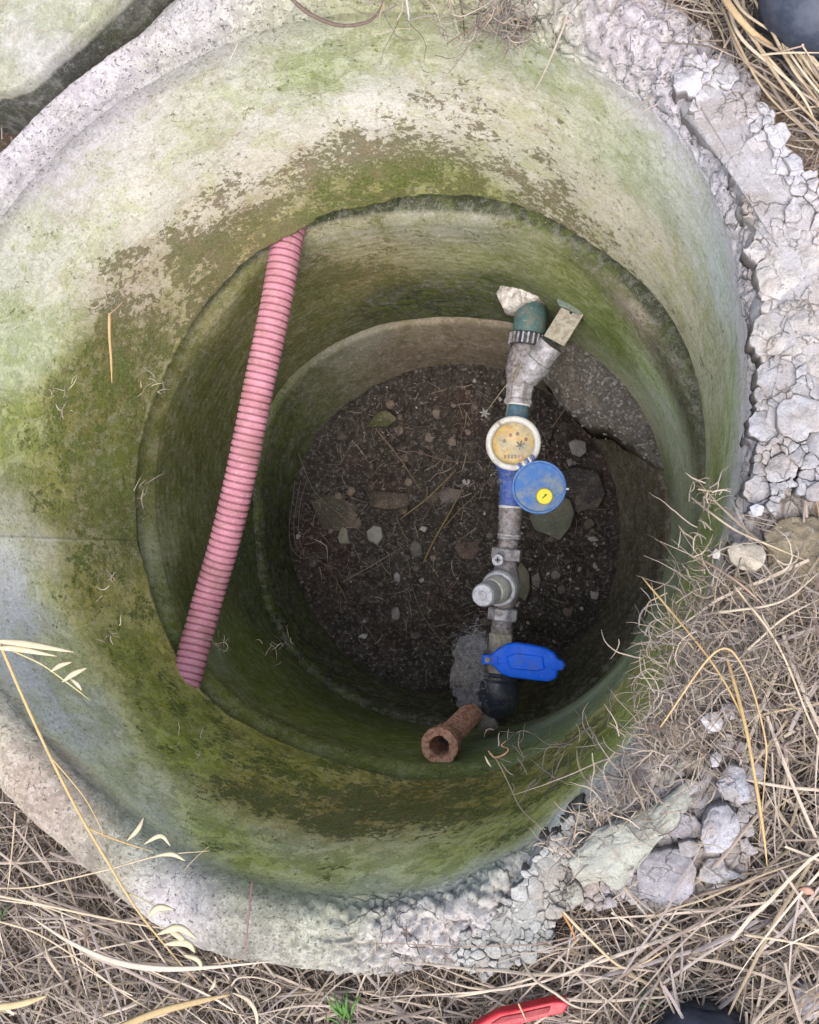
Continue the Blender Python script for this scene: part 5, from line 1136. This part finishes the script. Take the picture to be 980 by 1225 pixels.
# ------------------------------------------------------------------ shoes
def mat_shoe():
    k = NT('dark_rubber'); n = k.noise(40, 6, .7)
    return k.out(k.mix(k.ramp(n, .4, .65, 0, .5), lin((46,52,66)), lin((84,90,102))), k.ramp(n, .3, .7, .4, .6), k.bump(k.noise(200, 5, .7), .4, .0006), spec=.4)
M['shoe'] = mat_shoe(); M['sole'] = mat_plain('black_sole', lin((30,32,38)), tuple(lin((70,68,66))), rough=.8)
def shoe(label, toe, heel, z0, width=.052, length=.29):
    T_, H_ = np.array(at(*toe, z0)[:2]), None
    d = np.array(heel, float); d /= np.linalg.norm(d); e = np.array([-d[1], d[0]])
    root = bpy.data.objects.new('shoe', None); C.objects.link(root); root.location = (T_[0], T_[1], z0)
    tag(root, label, 'shoe')
    def shell(nm, f0, f1, hfun, wf, zlo, mat, n=34, seg=30):
        V = []
        for i in range(n):
            s = f0 + (f1 - f0) * i / (n - 1); x = s * length
            w = width * wf(s); h = hfun(s); ring = []
            for j in range(seg):
                a = j / seg * 2 * math.pi; ca, sa = math.cos(a), math.sin(a)
                y = w * np.sign(ca) * abs(ca) ** .8; z = zlo + (h * np.sign(sa) * abs(sa) ** .75 if sa > 0 else 0.0 + .012 * sa * 0)
                p = d * x + e * y; ring.append((p[0], p[1], z))
            V.append(ring)
        V = np.array(V); c0 = V[0].mean(0); c1 = V[-1].mean(0)
        V = np.concatenate([np.repeat(c0[None, None], seg, 1), V, np.repeat(c1[None, None], seg, 1)], 0).transpose(1, 0, 2)
        return link(nm, raw_mesh(nm, V, grid_faces(seg, V.shape[1], flip=True), True), mat, root)
    wf = lambda s: (math.sqrt(max(0, 1 - (1 - min(1, s / .22)) ** 2)) * .98 + .02) * (1 - .18 * math.exp(-((s - .62) / .16) ** 2)) * (math.sqrt(max(0, 1 - max(0, (s - .86) / .145) ** 2)) + .02)
    hf = lambda s: .016 + .040 * math.sqrt(max(0, 1 - (1 - min(1, s / .2)) ** 2)) + .055 * sstep(.3, .75, s)
    up1 = shell('upper', .012, .99, hf, lambda s: wf(s) * .97, .016, M['shoe'])
    shell('sole', 0, 1, lambda s: .017 + .001 * s, lambda s: wf(s) * 1.05, .0, M['sole'])
    # toe cap seam, laces
    for s0, hh in ((.26, .0022), (.28, .0016)):
        P = [np.r_[d * s0 * length + e * width * .95 * wf(s0) * math.cos(a) - d * .012 * (abs(math.cos(a)) - .5), .017 + (hf(s0) + .001) * math.sin(a) ** .8] for a in np.linspace(.15, math.pi - .15, 24)]
        link('seam', tube_mesh('seam', P, hh, 6), M['shoe'], up1)
    for i in range(5):
        s0 = .36 + .07 * i
        P = [np.r_[d * (s0 * length) + e * width * .5 * k_, .018 + hf(s0) - .004 * abs(k_)] for k_ in np.linspace(-.8, .8, 7)]
        link('lace', tube_mesh('lace', P, .0026, 6), M['sole'], root)
    return root
shoe('dark blue rubber shoe toe poking in at the bottom edge of the grass', (844,1194), (-.02,-1), -.004, .058)
shoe('dark shoe with a curved toe cap in the upper right corner', (925,66), (.74,.67), -.005, .066)
# ------------------------------------------------------------------ red handled pliers
M['red'] = mat_plain('red_plastic', lin((196,38,52)), tuple(lin((160,34,44))), rough=.4, grain=60, amt=.4, spec=.5)
M['redin'] = mat_plain('dark_red_plastic', lin((132,28,38)), rough=.5)
M['steel'] = mat_plain('worn_steel', lin((120,122,126)), rough=.4, metal=.8)
t = thing('pliers', 'red plastic tool handle lying in the grass at the bottom edge', 'pliers')
zh = .004
hnd = px_poly([(681,1199),(676,1195),(664,1195),(640,1200),(612,1206),(598,1208),(584,1215),(566,1226),(548,1238),(530,1252),(528,1270),(548,1262),(572,1245),(590,1233),(606,1224),(634,1219),(662,1211),(676,1208)], zh)
o_ = link('handle', prism_mesh('handle', resample(hnd, 140), zh + .006, zh - .010, .004, 4), M['red'], t)
inn = px_poly([(660,1200),(640,1204),(614,1210),(600,1213),(588,1221),(598,1221),(612,1216),(636,1213),(658,1207)], zh)
link('grip_inlay', prism_mesh('inlay', resample(inn, 80), zh + .0075, zh, .002, 2), M['redin'], o_)
hn2 = px_poly([(560,1300),(600,1290),(650,1296),(690,1308),(694,1318),(680,1320),(640,1312),(600,1306),(548,1318),(520,1300),(528,1286)], zh)
link('handle', prism_mesh('handle', resample(hn2, 120), zh + .006, zh - .010, .004, 4), M['red'], t)
jw = px_poly([(532,1252),(500,1262),(470,1268),(440,1264),(410,1262),(408,1270),(440,1282),(470,1292),(505,1306),(528,1304),(540,1280)], zh)
link('jaw', prism_mesh('jaw', resample(jw, 90), zh + .004, zh - .008, .002, 2), M['steel'], t)
